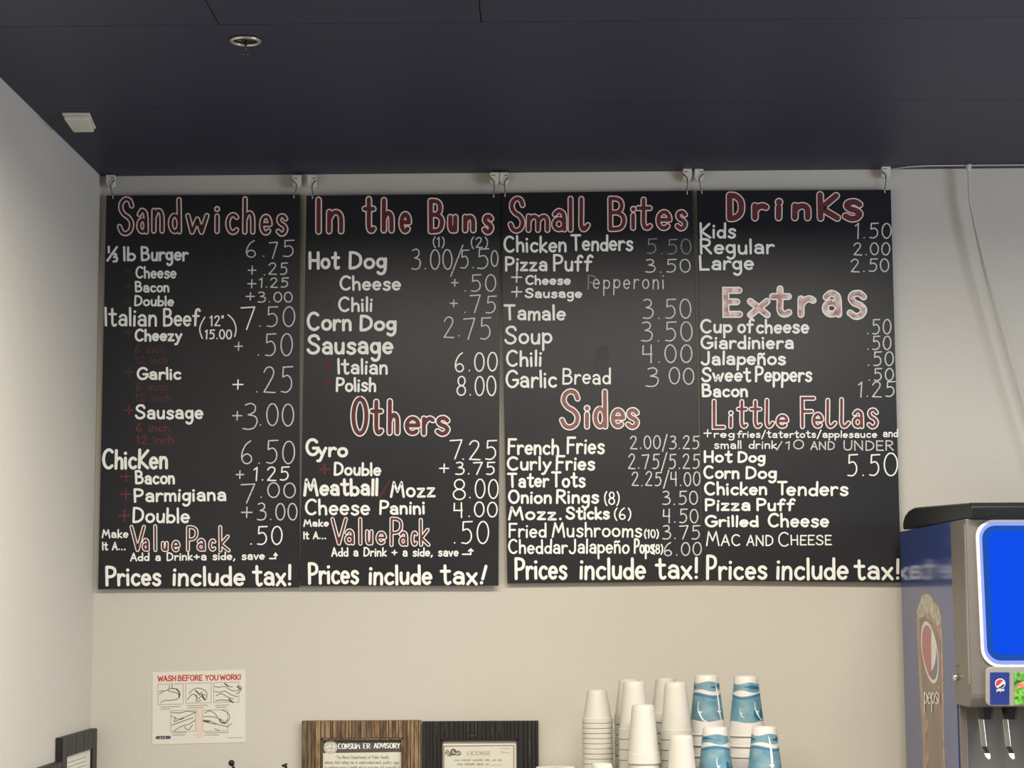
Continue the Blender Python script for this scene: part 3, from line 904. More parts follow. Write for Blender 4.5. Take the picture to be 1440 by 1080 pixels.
# ---------------------------------------------------------------- hand washing sign
YS = D - .0015
sg = thing('hand_washing_sign', 'cream paper sign reading WASH BEFORE YOU WORK with hand drawings', 'sign', hit(280, 1046, 1, YS))
MB().prism([hit(x, y, 1, YS) for x, y in [(214.5, 945.5), (345, 941.5), (345, 1044), (214, 1047)]], (0, .0012, 0)).build('paper', M_PAPER, sg)
ya = YS - .0002


def tilt(x, y):
    return (x, y - (x - 280) * .022)


def scribble(x0, x1, y, h, seed=1, gaps=()):
    """illegible small print: a low zigzag broken into words"""
    rnd = random.Random(seed)
    out, x = [], x0
    while x < x1 - 2:
        e = min(x1, x + rnd.uniform(5, 16))
        p = []
        k = 0
        while x < e:
            p.append((x, y - (h * rnd.uniform(.5, 1) if k % 2 else 0)))
            x += rnd.uniform(.7, 1.1)
            k += 1
        if len(p) > 1:
            out.append(('s', p))
        x += 2.2
    return out


def sgl(name, polys, wd, m, label=None):
    return lettering(name, [('s', [tilt(*p) for p in poly]) for poly in polys], wd, 1, ya, m, sg, label=label)


def sgt(txt, x0, x1, y, t, wd, m, name='sign_text'):
    ps = layout(txt, x0, x1, y, t, 0)
    lettering(name, [(k, [tilt(*p) for p in q_]) for k, q_ in ps], wd, 1, ya, m, sg)


sgt('WASH', 222, 247.5, 956.6, 949.5, 1.7, M_REDINK)
sgt('BEFORE', 250.5, 284.5, 956.6, 949.5, 1.7, M_REDINK)
sgt('YOU', 288.5, 307, 956.8, 949.8, 1.7, M_REDINK)
sgt('WORK!', 309.5, 338.5, 956.8, 949.8, 1.7, M_REDINK)
for (x0, y0, x1, y1) in [(222, 961, 257.5, 989.5), (261, 960.5, 297, 988.5), (300.5, 960.5, 336, 988.5), (240, 998.5, 275, 1028), (285, 999, 320, 1028.5)]:
    sgl('picture_frame', [[(x0, y0), (x1, y0), (x1, y1), (x0, y1), (x0, y0)]], .7, M_INKL)
C3 = lambda p: catmull(p, 3)
draw = [
 [(224, 975), (229, 972), (236, 969), (243, 967), (249, 969), (253, 974), (252, 980), (247, 983), (240, 984), (231, 984), (226, 987)],
 [(236, 970), (241, 972), (247, 973), (252, 977)], [(242, 962), (242, 967), (245, 968)], [(238, 963), (238, 968)], [(224, 971), (230, 970)],
 [(266, 975), (271, 970), (277, 967.5), (284, 969), (290, 973), (291, 981), (288, 985)], [(263, 984), (268, 978), (272, 976), (277, 979), (276, 986), (283, 985)],
 [(276, 972), (280, 976), (284, 973)], [(280, 978), (285, 976), (289, 979)], [(274, 977), (279, 983), (283, 979), (287, 984)],
 [(302, 966), (309, 967), (316, 966), (322, 970), (330, 973), (337, 970)], [(302, 973), (309, 974), (317, 973), (325, 978), (334, 981)], [(304, 979), (311, 976), (320, 981), (328, 984)],
 [(316, 962), (321, 966), (327, 967)], [(333, 966), (339, 967), (338, 973), (332, 977)], [(303, 986), (311, 985), (320, 986), (326, 988)],
 [(241, 1006), (249, 1010), (255, 1011), (262, 1007), (270, 1004), (276, 1001)], [(241, 1019), (250, 1016), (262, 1012), (272, 1009)], [(245, 1027), (255, 1021), (266, 1018), (275, 1012)],
 [(241, 1001), (253, 1002), (262, 1000), (274, 1001)], [(247, 1008), (245, 1014), (251, 1012)], [(259, 1022), (265, 1026), (271, 1019)],
 [(286, 1008), (296, 1008), (305, 1010), (312, 1013), (317, 1018), (323, 1010), (320, 1003), (312, 999)], [(286, 1013), (295, 1014), (303, 1018), (312, 1021), (320, 1023)],
 [(288, 1003), (294, 1000), (301, 1003), (306, 1009)], [(320, 1023), (326, 1018)], [(287, 1015), (295, 1017), (304, 1019)], [(308, 1012), (310, 1016), (315, 1017), (319, 1013)], [(302, 1025), (308, 1028)],
]
tag(sgl('hand_drawing', [C3(p) for p in draw], .95, M_INK), kind='stuff')
dark = [[(248, 968), (252, 973), (252, 980)], [(275, 971), (280, 976)], [(284, 977), (288, 984)], [(316, 962), (321, 966)], [(334, 967), (338, 970)], [(322, 984), (328, 989)], [(253, 1011), (258, 1009)], [(286, 1014), (294, 1015)], [(309, 1013), (312, 1017), (317, 1018)]]
tag(sgl('hand_drawing', [C3(p) for p in dark], 1.9, M_INK), kind='stuff')
cap = [[(226, 993), (253, 993)], [(226, 996), (239, 996)], [(263, 992), (292, 992)], [(264, 995), (286, 995)], [(303, 992.5), (322, 992.5)], [(304, 995.5), (318, 995.5)],
       [(242, 1030), (262, 1030)], [(243, 1033), (260, 1033)], [(288, 1031), (321, 1031)], [(288, 1034), (308, 1034)]]
sgl('caption', cap, 1.0, M_INKL)
sgl('caption', [[(320, 1038.5), (341, 1038.5)]], .7, M_INKL)
sgl('arrow', [[(279.7, 999), (279.7, 1034)]], 8, M_PINKINK, 'pale pink arrow pointing down')
lettering('arrow', [('l', [(272, 1034), (288, 1033.6)]), ('l', [(276, 1036.5), (284, 1036.3)])], 3, 1, ya, M_PINKINK, sg)
sgl('logo', [[(221, 1036), (238, 1036)]], 4.6, M_PURP, 'small dark logo block')
lettering('logo_mark', [('l', [tilt(228.3, 1036.2), tilt(229.8, 1036.2)]), ('l', [tilt(225.2, 1035), tilt(225.2, 1038)]), ('l', [tilt(232.3, 1035), tilt(232.3, 1037)])], .8, 1, ya - .0002, M_PAPER, sg)


# ---------------------------------------------------------------- framed documents on the back wall
def ridged_frame(label, x0, x1, yt0, yt1, ix0, ix1, iy, matA, matB, seed):
    """upright frame built of narrow reeded strips; all in the wall's plane"""
    T = .024
    yf = D - .003 - T
    a, b_ = hit(x0, yt0, 1, yf), hit(x1, yt1, 1, yf)
    ia, ib = hit(ix0, iy, 1, yf), hit(ix1, iy, 1, yf)
    zt = (a.z + b_.z) / 2
    zi = ia.z
    rail = zt - zi
    zb = zt - .47
    L_, R_ = a.x, b_.x
    li, ri = ia.x, ib.x
    r = thing('picture_frame', label, 'frame', ((L_ + R_) / 2, D, zb), 'framed documents on the back wall')
    rnd = random.Random(seed)
    for (nm, xa, xb, za, zb_) in [('top_rail', li, ri, zi, zt), ('bottom_rail', li, ri, zb, zb + rail), ('side_rail', L_, li, zb, zt), ('side_rail', ri, R_, zb, zt)]:
        MB().box((xa, yf + .006, za), (xb, D - .003, zb_)).build(nm, matA, r)
        o = MB()
        o2 = MB()
        x = xa
        while x < xb - .002:
            wd = min(xb - x, rnd.uniform(.008, .016))
            (o if rnd.random() < .6 else o2).box((x + .0008, yf + rnd.uniform(0, .003), za + .001), (x + wd - .0012, yf + .006, zb_ - .001))
            x += wd
        if o.v:
            tag(o.build('reeded_strips', matA, r, bevel=.0008), kind='stuff')
        if o2.v:
            tag(o2.build('reeded_strips', matB, r, bevel=.0008), kind='stuff')
    e = .006
    for lo, hi in [((li, yf + .002, zi - e), (ri, yf + .012, zi)), ((li, yf + .002, zb + rail), (ri, yf + .012, zb + rail + e)), ((li - .0005, yf + .002, zb + rail), (li + e, yf + .012, zi)), ((ri - e, yf + .002, zb + rail), (ri + .0005, yf + .012, zi))]:
        MB().box(lo, hi).build('inner_lip', matA, r, bevel=.0008)
    return r, yf, (li, ri, zb + rail, zi)


fr, yf, (li, ri, zb_, zi) = ridged_frame('brown reeded wooden frame holding the consumer advisory notice', 424.5, 591.5, 1015, 1012, 451, 567, 1038.5, M_WOOD, M_WOOD2, 5)
yd = yf + .012
MB().box((li, yd, zb_), (ri, yd + .002, zi)).build('document', M_CREAM, fr)
yp = yd - .0003
MB().prism([hit(x, y, 1, yp) for x, y in [(452, 1041.5), (566.5, 1039.5), (566.5, 1057.5), (452, 1059)]], (0, .0002, 0)).build('header_band', M_HEAD, fr)['label'] = 'dark grey header band'
cen = hit(464.8, 1051, 1, yp - .0003)
MB().prism([cen + Vector((math.cos(i * math.pi / 16) * .0205, 0, math.sin(i * math.pi / 16) * .0205)) for i in range(32)], (0, .0002, 0)).build('seal', M_CREAM, fr)['label'] = 'round state seal printed in grey and white'
ys_ = yp - .0006
lettering('seal_drawing', [('o', [(464.8 + 8 * math.cos(i * math.pi / 12), 1051 + 8 * math.sin(i * math.pi / 12)) for i in range(25)]), ('s', C3([(459, 1049), (463, 1046), (468, 1047), (466, 1051), (470, 1053)])), ('s', C3([(460, 1054), (464, 1052), (467, 1056), (462, 1057)]))], .9, 1, ys_, M_INKL, fr)
lettering('notice_text', layout('CONSUM', 475.5, 506, 1053, 1045.8, 0, serif=True) + layout('ER', 511, 520.5, 1052.5, 1045.6, 0, serif=True) + layout('ADVISORY', 526, 562.5, 1052, 1045.2, 0, serif=True), 1.6, 1, ys_, M_WHITE, fr, nib=.4, label='white CONSUMER ADVISORY lettering')
for (t_, xa, xb, yy) in [('The Illinois Department of Public Health', 473, 547, 1066.8), ('advises that eating raw or undercooked meat, poultry, eggs,', 457, 562, 1074), ('or seafood poses a health risk to everyone, but especially to', 457, 563, 1081)]:
    lettering('notice_text', layout(t_, xa, xb, yy, yy - 4.2, 0, y1 if False else 1), .5, 1, ys_, M_INKL, fr)

fr, yf, (li, ri, zb_, zi) = ridged_frame('black-brown reeded wooden frame holding a licence certificate', 593.5, 757, 1015.5, 1013, 619.5, 729, 1040, M_DARKW, M_DARKW, 9)
lettering('worn_edges', [('l', [(x, a), (x, b)]) for x, a, b in [(614, 1016, 1033), (625.5, 1016, 1028), (635.5, 1015.5, 1025), (657.5, 1015, 1033), (669.5, 1015, 1033), (679, 1025, 1033), (691.5, 1024, 1032), (702, 1015, 1030), (744.5, 1014, 1073)]] + [('l', [(657, 1035), (669, 1034.6)])], .7, 1, yf - .0006, M_DARKL, fr)
yd = yf + .012
MB().box((li, yd, zb_), (ri, yd + .002, zi)).build('mount', M_MATW, fr)
yp = yd - .0003
MB().prism([hit(x, y, 1, yp) for x, y in [(624, 1049.5), (722.5, 1048.5), (722.5, 1130), (624, 1130)]], (0, .0002, 0)).build('document', M_CREAM, fr)
lettering('border_line', [('l', [(624, 1130), (624, 1049.3), (722.5, 1048.3), (722.5, 1130)])], 1.3, 1, yp - .0003, M_BRLINE, fr)
lettering('licence_text', layout('LICENSE', 657, 690, 1061.8, 1056.6, 0, serif=True), 1.1, 1, yp - .0004, M_GOLD, fr, nib=.45, label='tan LICENSE lettering')
lettering('licence_text', scribble(639, 706, 1070, 2.6, 3) + scribble(643, 688, 1076, 3.2, 4), .6, 1, yp - .0004, M_INKL, fr)
lettering('licence_text', [('s', C3([(704, 1053), (707, 1052), (710, 1053), (714, 1052.6), (718, 1053)])), ('s', C3([(704, 1059), (706, 1056.5), (708, 1059), (712, 1058), (717, 1059)])), ('l', [(690, 1076), (706, 1075.8)])], .6, 1, yp - .0004, M_INKL, fr)
lettering('emblem', [('s', C3([(626, 1061), (629, 1055), (633, 1059), (637, 1054), (641, 1058), (645, 1056), (648, 1060), (643, 1062), (638, 1060), (633, 1063), (629, 1062)])), ('o', [(637.5 + 3.6 * math.cos(i * math.pi / 8), 1057.6 + 4.2 * math.sin(i * math.pi / 8)) for i in range(17)]), ('s', C3([(628, 1058), (633, 1061), (640, 1056), (646, 1061)]))], 1.3, 1, yp - .0004, M_INK, fr, label='small grey printed emblem')

# ---------------------------------------------------------------- frames on the left wall
XF = hit(137, 1024, 1, 5.985).x            # front face of those frames
ywn = hit(89, 1038, 0, XF).y


def side_frame(label, y0, y1, zt, rail, height, doc, seed):
    r = thing('picture_frame', label, 'frame', (XL, (y0 + y1) / 2, zt - height), 'framed documents on the left wall')
    zb = zt - height
    rnd = random.Random(seed)
    for nm, ya_, yb_, za, zc_ in [('top_rail', y0 + rail, y1 - rail, zt - rail, zt), ('bottom_rail', y0 + rail, y1 - rail, zb, zb + rail), ('side_rail', y0, y0 + rail, zb, zt), ('side_rail', y1 - rail, y1, zb, zt)]:
        MB().box((XL + .002, ya_, za), (XF - .004, yb_, zc_)).build(nm, M_DARKW, r)
        o = MB()
        y = ya_
        while y < yb_ - .004:
            wd = min(yb_ - y, rnd.uniform(.9, 1.1) * (y1 - y0 - 2 * rail) / (6 if nm.endswith('m_rail') or nm.startswith('top') else 1) if not nm.startswith('side') else rail)
            o.box((XF - .004, y + .0012, za + .001), (XF - rnd.uniform(0, .001), y + wd - .0015, zc_ - .001))
            y += wd
        tag(o.build('reeded_strips', M_DARKW, r, bevel=.001), kind='stuff')
    MB().box((XL + .004, y0 + rail, zb + rail), (XF - .008, y1 - rail, zt - rail)).build('document', doc, r)
    e = [(0, 1), (0, 1)]
    m = MB()
    for k in range(3):
        z = zt - rail - .02 - k * .012
        m.box((XF - .0081, y0 + rail + .03, z), (XF - .008, y1 - rail - .05, z + .0012))
    m.build('document_text', M_INKL, r)
    return r


pt = hit(138, 1024.5, 0, XF)
pn = hit(89, 1037, 0, XF)
pi = hit(127, 1055, 0, XF)
rail1 = pt.z - pi.z
side_frame('dark reeded wooden frame with a white certificate beside the room corner', pn.y, D - .012, (pt.z + pn.z) / 2, min(rail1, .07), .4, M_CREAM, 3)
p2 = hit(80, 1073.5, 0, XF)
side_frame('dark wooden frame whose top corner shows at the lower left edge of the left wall', pn.y - .36, pn.y - .006, p2.z, .06, .35, M_CREAM, 4)

# ---------------------------------------------------------------- black hooks below the hand washing sign
for (x, y, lean, lab) in [(325.5, 1073, -1, 'black metal wall hook with glossy ball tip, below the hand washing sign'), (402, 1077, 1, 'black metal wall hook with pointed tip, beside the brown frame')]:
    yh = 5.93
    c = hit(x, y, 1, yh)
    base = Vector((c.x + (.018 if lean < 0 else .004), D - .004, c.z - .075))
    h = thing('wall_hook', lab, 'hook', (base.x, D, base.z), 'black hooks on the back wall')
    MB().prism([base + Vector((u, 0, v)) for u, v in [(-.012, -.03), (.012, -.03), (.014, 0), (.012, .03), (-.012, .03), (-.014, 0)]], (0, .004, 0)).build('back_plate', M_IRON, h, bevel=.001)
    path = catmull_pts = [base + Vector((0, 0, .0)), base + Vector((0, -.03, -.012)), base + Vector((-.002, -.05, 0)), Vector((base.x - .004, yh, c.z - .035)), Vector(((base.x + c.x) / 2 - .002, yh, c.z - .015)), c]
    MB().tube(path, .0055, 10, .0042).build('arm', M_IRON, h)
    if lean < 0:
        MB().ball(c, .0095).build('ball_tip', M_IRON, h)
    else:
        MB().tube([c + Vector((-.011, 0, -.001)), c + Vector((.004, 0, .006))], .0042, 10, .003).build('hook_tip', M_IRON, h)

# ---------------------------------------------------------------- raised counter
ZT = 1.02
xs0 = hit(760, 1000, 1, D).x
ct = thing('counter', 'pale laminate counter carrying cups and the soda dispenser', 'counter', ((xs0 + 2.6) / 2, 5.55, 0))
MB().box((xs0, 4.85, ZT - .035), (2.6, D - .002, ZT)).build('worktop', M_LAM, ct, bevel=.004)
MB().box((xs0 + .02, 4.9, .1), (2.58, D - .002, ZT - .035)).build('cabinet_body', M_LAM, ct)
MB().box((xs0 + .05, 4.98, 0), (2.55, D - .002, .1)).build('plinth', M_BLACK, ct)
for k in range(3):
    w_ = (2.58 - xs0 - .04) / 3
    dd = MB().box((xs0 + .03 + k * w_, 4.88, .14), (xs0 + .01 + (k + 1) * w_, 4.9, ZT - .06)).build('cabinet_door', M_LAM, ct, bevel=.002)
    MB().tube([(xs0 + .07 + k * w_, 4.855, .80), (xs0 + .07 + k * w_, 4.855, .92)], .005, 8).build('door_handle', M_STEEL, dd)

# ---------------------------------------------------------------- cups
ORD = ['topmost', 'second', 'third', 'fourth', 'fifth', 'sixth', 'seventh', 'eighth', 'ninth', 'tenth', 'eleventh', 'twelfth', 'thirteenth', 'fourteenth', 'fifteenth']


def cup_mesh(name, H, rr, rb, lip, m, thick=.0016, band=.006, straight=.75):
    """an upside down cup: rim at z 0, base at z H"""
    o = MB()
    rt = rr + lip - (rr - rb) * band / H * straight
    prof = [(rr - thick, 0.0), (rr + lip - .0005, 0.0), (rr + lip, .0004), (rr + lip, .0009), (rt, band - .0009), (rt, band - .0005), (rt - .0005, band - .0001)]
    n = 10
    for i in range(-1, n + 1):
        z0 = band + .0008
        zz = band + .0001 if i < 0 else z0 + (H - .004 - z0) * i / n
        r0 = min(rt - .0008, rr + (rb - rr) * zz / H)
        prof.append((r0 + (rb - r0) * 0, zz))
    prof += [(rb - .0012, H - .001), (rb - .004, H), (rb - .006, H - .0005), (rb - .0075, H - .004), (.0004, H - .004)]
    inner = [(.0004, H - .007), (rb - thick - .001, H - .008)] + [(rr - thick, .0)]
    o.lathe(prof + inner, (0, 0, 0), 40)
    me = bpy.data.meshes.new(name)
    me.from_pydata(o.v, [], o.f)
    me.polygons.foreach_set('use_smooth', o.s)
    bm = bmesh.new()
    bm.from_mesh(me)
    bmesh.ops.recalc_face_normals(bm, faces=bm.faces)
    bm.to_mesh(me)
    bm.free()
    me.materials.append(m)
    return me


def cup_stack(me, H, step, cx, top, y, where, group, cat='cup', kind='foam_cup', what='white foam cup', rot=0.0, deco=None, lowest=1084, hidecaps=None, shift=0.0):
    """nested upside down cups, the base of the topmost seen at (cx, top), the lowest one standing on the worktop"""
    c = hit(cx, top, 1, y)
    z = c.z - H
    n = max(1, round((z - ZT) / step) + 1)
    stp = (z - ZT) / (n - 1) if n > 1 else 0
    rnd = random.Random(int(cx))
    for i in range(n):
        o = bpy.data.objects.new(kind, me)
        COL.objects.link(o)
        zz = z - i * stp
        o.location = (c.x + (rnd.uniform(-.0006, .0006) if i else 0), y + (rnd.uniform(-.0006, .0006) if i else 0), zz + (.0002 if i == n - 1 else 0))
        o.rotation_euler.z = rot + i * .7
        lab = ('%s, topmost of %s' % (what, where)) if i == 0 else ('%s, %s down in %s' % (what, ORD[i], where))
        tag(o, lab, cat, group)
        if i == 0 and deco:
            deco(o)


small = cup_mesh('small_foam_cup', .093, .0435, .0275, .0012, M_FOAM, band=.0128, straight=.2)
large = cup_mesh('large_foam_cup', .160, .0455, .0305, .0010, M_FOAM, band=.0275)
mid = cup_mesh('middle_foam_cup', .128, .0455, .0290, .0010, M_FOAM, band=.0275)
H_P = .170
printed = cup_mesh('printed_paper_cup', H_P, .0530, .0335, .0010, M_CUPPRINT, band=.0045)


def bird(o, items, discs=()):
    """white gull shapes and drips printed on the side of a cup, set on its surface"""
    m = MB()
    for pth, wd in items:
        for i in range(len(pth) - 1):
            a, b_ = pth[i], pth[i + 1]
            wa = wd * (1 - abs(2 * i / (len(pth) - 1) - 1) * .7)
            wb = wd * (1 - abs(2 * (i + 1) / (len(pth) - 1) - 1) * .7)
            q_ = []
            for (ang, zz), w_, s in ((a, wa, -1), (b_, wb, -1), (b_, wb, 1), (a, wa, 1)):
                dx, dz = (b_[0] - a[0]) * .045, (b_[1] - a[1])
                l = math.hypot(dx, dz) or 1
                an = ang + s * w_ * (-dz / l) / .045
                zq = zz + s * w_ * dx / l
                r = .0530 + (.0335 - .0530) * zq / H_P + .0008
                q_.append((r * math.cos(an), r * math.sin(an), zq))
            m.add(q_, [(0, 1, 2, 3)])
    for (ua, ub, rad) in discs:
        md = MB()
        for k in range(24):
            a0, a1 = 2 * math.pi * k / 24, 2 * math.pi * (k + 1) / 24
            q_ = []
            for rho, an in ((.25, a0), (1, a0), (1, a1), (.25, a1)):
                zq = ub + rad * rho * math.sin(an)
                an2 = ua + rad * rho * math.cos(an) / .045
                rq = .0530 + (.0335 - .0530) * zq / H_P + .0004
                q_.append((rq * math.cos(an2), rq * math.sin(an2), zq))
            if math.sin((a0 + a1) / 2) < .62:
                md.add(q_, [(0, 1, 2, 3)])
        me = bpy.data.meshes.new('wave_curl_print')
        me.from_pydata(md.v, [], md.f)
        me.materials.append(mat('teal_print', (28, 100, 128), .5))
        g = bpy.data.objects.new('wave_curl_print', me)
        COL.objects.link(g)
        g.parent = o
        g['label'] = 'dark teal curl of the wave print'
    me = bpy.data.meshes.new('gull_print')
    me.from_pydata(m.v, [], m.f)
    me.materials.append(M_BIRD)
    g = bpy.data.objects.new('gull_print', me)
    COL.objects.link(g)
    g.parent = o
    g['label'] = 'white gull shapes and white seam of the wave print'


def gulls(base, seam=None, discs=()):
    """base: the angle facing the camera in cup space"""
    def f(o):
        it = []
        for (u, v, s) in base:
            it.append((catmull([(u - .10 * s, v + .026 * s), (u - .13 * s, v + .008 * s), (u, v - .006), (u + .18 * s, v - .018 * s), (u + .38 * s, v - .022 * s)], 3), .0019 * s))
            it.append(([(u - .1 * s, v), (u + .0, v - .001), (u + .12 * s, v + .001)], .0022 * s))
        if seam is not None:
            it.append((catmull([(seam - .1, .145), (seam, .125), (seam + .05, .09), (seam + .05, .06), (seam + .2, .03)], 3), .0036))
            it.append(([(seam - .15, .068), (seam + .05, .066), (seam + .2, .068)], .0035))
        bird(o, it, discs)
    return f


F_ = 'the %s'
cup_stack(small, .093, .0142, 839.6, 970, 5.70, 'the narrow stack beside the black frame', 'small foam cups stacked upside down')
cup_stack(mid, .128, .030, 884.5, 955, 5.78, 'the rear stack second from left', 'tall foam cups stacked upside down')
cup_stack(large, .160, .030, 891.5, 958, 5.62, 'the stack behind the banded front one', 'tall foam cups stacked upside down')
cup_stack(large, .160, .036, 904, 991, 5.50, 'the front stack with banded rim', 'tall foam cups stacked upside down')
cup_stack(mid, .128, .030, 936, 953, 5.82, 'the half-hidden rearmost stack', 'tall foam cups stacked upside down')
cup_stack(large, .160, .030, 950, 959, 5.62, 'the tall stack beside printed cups', 'tall foam cups stacked upside down')
cup_stack(large, .160, .030, 958, 1034, 5.46, 'the low stack beside printed cups', 'tall foam cups stacked upside down')
cup_stack(small, .093, .0142, 846.5, 1073.5, 5.46, 'the tiny stack at bottom edge', 'small foam cups stacked upside down')
A0 = -math.pi / 2
GP = 'blue wave printed cups stacked upside down'
cup_stack(printed, H_P, .030, 993.5, 949, 5.70, 'the rear left printed stack', GP, kind='printed_cup', what='blue wave paper cup', rot=.2, deco=gulls([(A0 - .2 - .55, .066, 1.2)], A0 - .2 + .75))
cup_stack(printed, H_P, .030, 1049, 950.5, 5.68, 'the rear right printed stack', GP, kind='printed_cup', what='blue wave paper cup', rot=2.4, deco=gulls([(A0 - 2.4 - .45, .066, .6), (A0 - 2.4 + .62, .07, 1.1)], None, [(A0 - 2.4 + .75, .064, .018)]))
cup_stack(printed, H_P, .030, 1005.5, 1022.5, 5.52, 'the front left printed stack', GP, kind='printed_cup', what='blue wave paper cup', rot=4.3, deco=gulls([(A0 - 4.3 + .1, .066, .9)], None, [(A0 - 4.3 + 1.0, .066, .018)]))
cup_stack(printed, H_P, .030, 1074.5, 1022, 5.50, 'the front right printed stack', GP, kind='printed_cup', what='blue wave paper cup', rot=.4, deco=gulls([], A0 - .4 + .3))
# upside down foam bowl at the bottom edge
c = hit(781, 1078.5, 1, 5.42)
bh = c.z - ZT
o = MB()
o.lathe([(.066, 0), (.0675, 0), (.0675, .003), (.065, .005), (.058, bh * .6), (.055, bh - .004), (.052, bh), (.0005, bh), (.0005, bh - .003), (.05, bh - .004), (.064, .0)], (c.x, 5.42, ZT), 40)
tb = thing('foam_bowl', 'white foam bowl upside down at the bottom edge beside the black frame', 'bowl', (c.x, 5.42, ZT))
o.build('bowl', M_FOAM, tb)

# ---------------------------------------------------------------- soda dispenser
YB = 5.87
pm = hit(1265.5, 745, 1, YB)
XM = pm.x
ZM = pm.z
yA = hit(1338, 733, 0, XM).y          # front edge of the printed panel
yB = hit(1343.5, 850, 0, XM).y
yH = hit(1361, 800, 0, XM).y          # front of the head
WM = .78
zh0 = hit(1361, 996, 1, yH).z         # underside of the head
zh1 = hit(1380, 729.5, 1, yH).z
ZTOP = min(ZM, zh1)
sd = thing('soda_dispenser', 'steel soda dispenser with lit blue screen and printed side panel', 'drink dispenser', (XM + WM / 2, (YB + yH) / 2, ZT))
MB().box((XM + .002, yA + .01, ZT), (XM + WM, YB, ZTOP)).build('cabinet', M_STEELD, sd, bevel=.002)
MB().box((XM + .0022, yA - .012, ZT), (XM + .022, yA + .01, zh0)).build('front_post', M_STEEL, sd, bevel=.002)
MB().box((XM - .0005, yA, ZT + .002), (XM + .0015, YB, ZTOP)).build('side_panel', M_NAVY, sd)['label'] = 'glossy navy side panel printed with a drink'
# head
hd = MB()
sec = []
rr_ = .035
y0h, y1h = yH, yA + .0098
for i in range(7):
    a = math.pi / 2 * i / 6
    sec.append((y0h + rr_ - rr_ * math.sin(a), zh0 + rr_ - rr_ * math.cos(a)))
prof = [(y1h, zh0)] + sec + [(y0h, ZTOP), (y1h, ZTOP)]
hd.prism([(XM - .0015, y, z) for y, z in prof], (WM + .0015, 0, 0))
head = hd.build('head', M_STEEL, sd, bevel=.003)
yseam = hit(1361.5, 800, 0, XM - .002).y
MB().box((XM - .003, yH + .006, zh0 + .06), (XM - .0015, yH + .02, ZTOP - .012)).build('edge_trim', M_STEEL2, head)
# lock on the side
lk = hit(1347, 952, 0, XM - .002)
o = MB()
o.tube([lk, lk + Vector((-.012, 0, 0))], .009, 16)
o.build('lock', M_CHROME, sd)
MB().box((XM - .003, lk.y - .02, lk.z + .028), (XM - .0014, lk.y + .012, lk.z + .030)).build('slot', M_BLACK, sd)
# lid
lid = MB()
lp = [(1269.5, 745), (1269.5, 734), (1272, 725), (1277, 718), (1284, 714), (1292, 712.8), (1362, 707), (1365, 712), (1365, 729)]
l3 = []
for x, y in lp:
    p = hit(x, y, 0, XM + .006)
    l3.append(Vector((XM + .006, p.y, max(p.z, ZTOP))))
lid.prism(l3, (WM - .012, 0, 0))
lid.build('lid', M_BLACK, sd, bevel=.006)
# drink print on the side panel
xp = XM - .0009


def side_poly(name, pts_, k, m, label=None, parent=None, smooth=True):
    pts_ = catmull(pts_ + [pts_[0]], 3)[:-1] if smooth else pts_
    x = XM - .0005 - .0003 * k
    P3 = [hit(px_, py_, 0, x) for px_, py_ in pts_]
    for p in P3:
        p.z = max(p.z, ZT + .003)
    o = MB().prism(P3, (.0002, 0, 0)).build(name, m, parent or sd)
    if label:
        o['label'] = label
    return o


zb_m = 1120
gl = side_poly('glass_print', [(1289, 866), (1289.5, 857), (1293, 847), (1296, 838), (1302, 835), (1309, 837), (1313, 846), (1319, 851), (1323, 860), (1324.5, 872), (1325, 900), (1326.5, 940), (1327, 980), (1327.5, 1020), (1328.5, 1060), (1329, zb_m), (1302, zb_m), (1298, 1060), (1296, 1020), (1294, 980), (1292, 940), (1290, 900)], 1, M_COLA2, 'printed tall glass of cola with ice')
side_poly('cola', [(1293, 870), (1300, 868), (1309, 875), (1316, 885), (1322, 905), (1323, 940), (1324, 990), (1325, 1040), (1326, zb_m), (1308, zb_m), (1305, 1070), (1301, 1040), (1301, 1000), (1297, 965), (1295, 920)], 2, M_COLA, parent=gl)
side_poly('ice', [(1289.5, 864), (1291, 855), (1294, 848), (1297, 839), (1302, 836), (1309, 838), (1313, 847), (1319, 852), (1322, 860), (1323, 872), (1320, 880), (1313, 873), (1307, 862), (1299, 866), (1293, 869)], 3, M_ICE, parent=gl)
side_poly('highlight', [(1299, 1012), (1305, 1014), (1303, 1034), (1301, 1050), (1299, 1034)], 3, M_COLA2, parent=gl)
side_poly('highlight', [(1307, 1060), (1304, 1078), (1301, 1110), (1299, 1080), (1301, 1062)], 3, M_COLA2, parent=gl)
# logo globe
th_ = math.radians(-7.5)


def gp(u, v):
    X = u * 11.2
    Y = -v * 44
    return (1307.6 + X * math.cos(th_) * 1 + (Y) * math.sin(-th_), 917.5 + Y * math.cos(th_) + X * math.sin(th_) * .4)


def circ(r, a0=0, a1=360, n=40):
    return [(r * math.cos(math.radians(a0 + (a1 - a0) * i / n)), r * math.sin(math.radians(a0 + (a1 - a0) * i / n))) for i in range(n + 1)]


lg = side_poly('logo', [gp(*p) for p in circ(1.0)[:-1]], 4, M_LOGOW, 'round red white and blue emblem with white outline', smooth=False)
red = circ(.88, 52, 252) + [(-.05, -.42), (.12, -.1), (.28, .25), (.42, .5)]
side_poly('logo_red_part', [gp(*p) for p in red], 5, M_LOGOR, parent=lg, smooth=False)
blu = circ(.88, -108, 8) + [(.72, -.1), (.45, -.36), (.05, -.56), (-.2, -.62)]
side_poly('logo_blue_part', [gp(*p) for p in blu], 5, M_LOGOB, parent=lg, smooth=False)
tw = layout('pepsi', 1299.5, 1321, 990, 962, 0, 2)
lettering('logo_text', tw, 1.5, 0, XM - .0024, M_LOGOW, sd, label='white lower case lettering under the emblem')


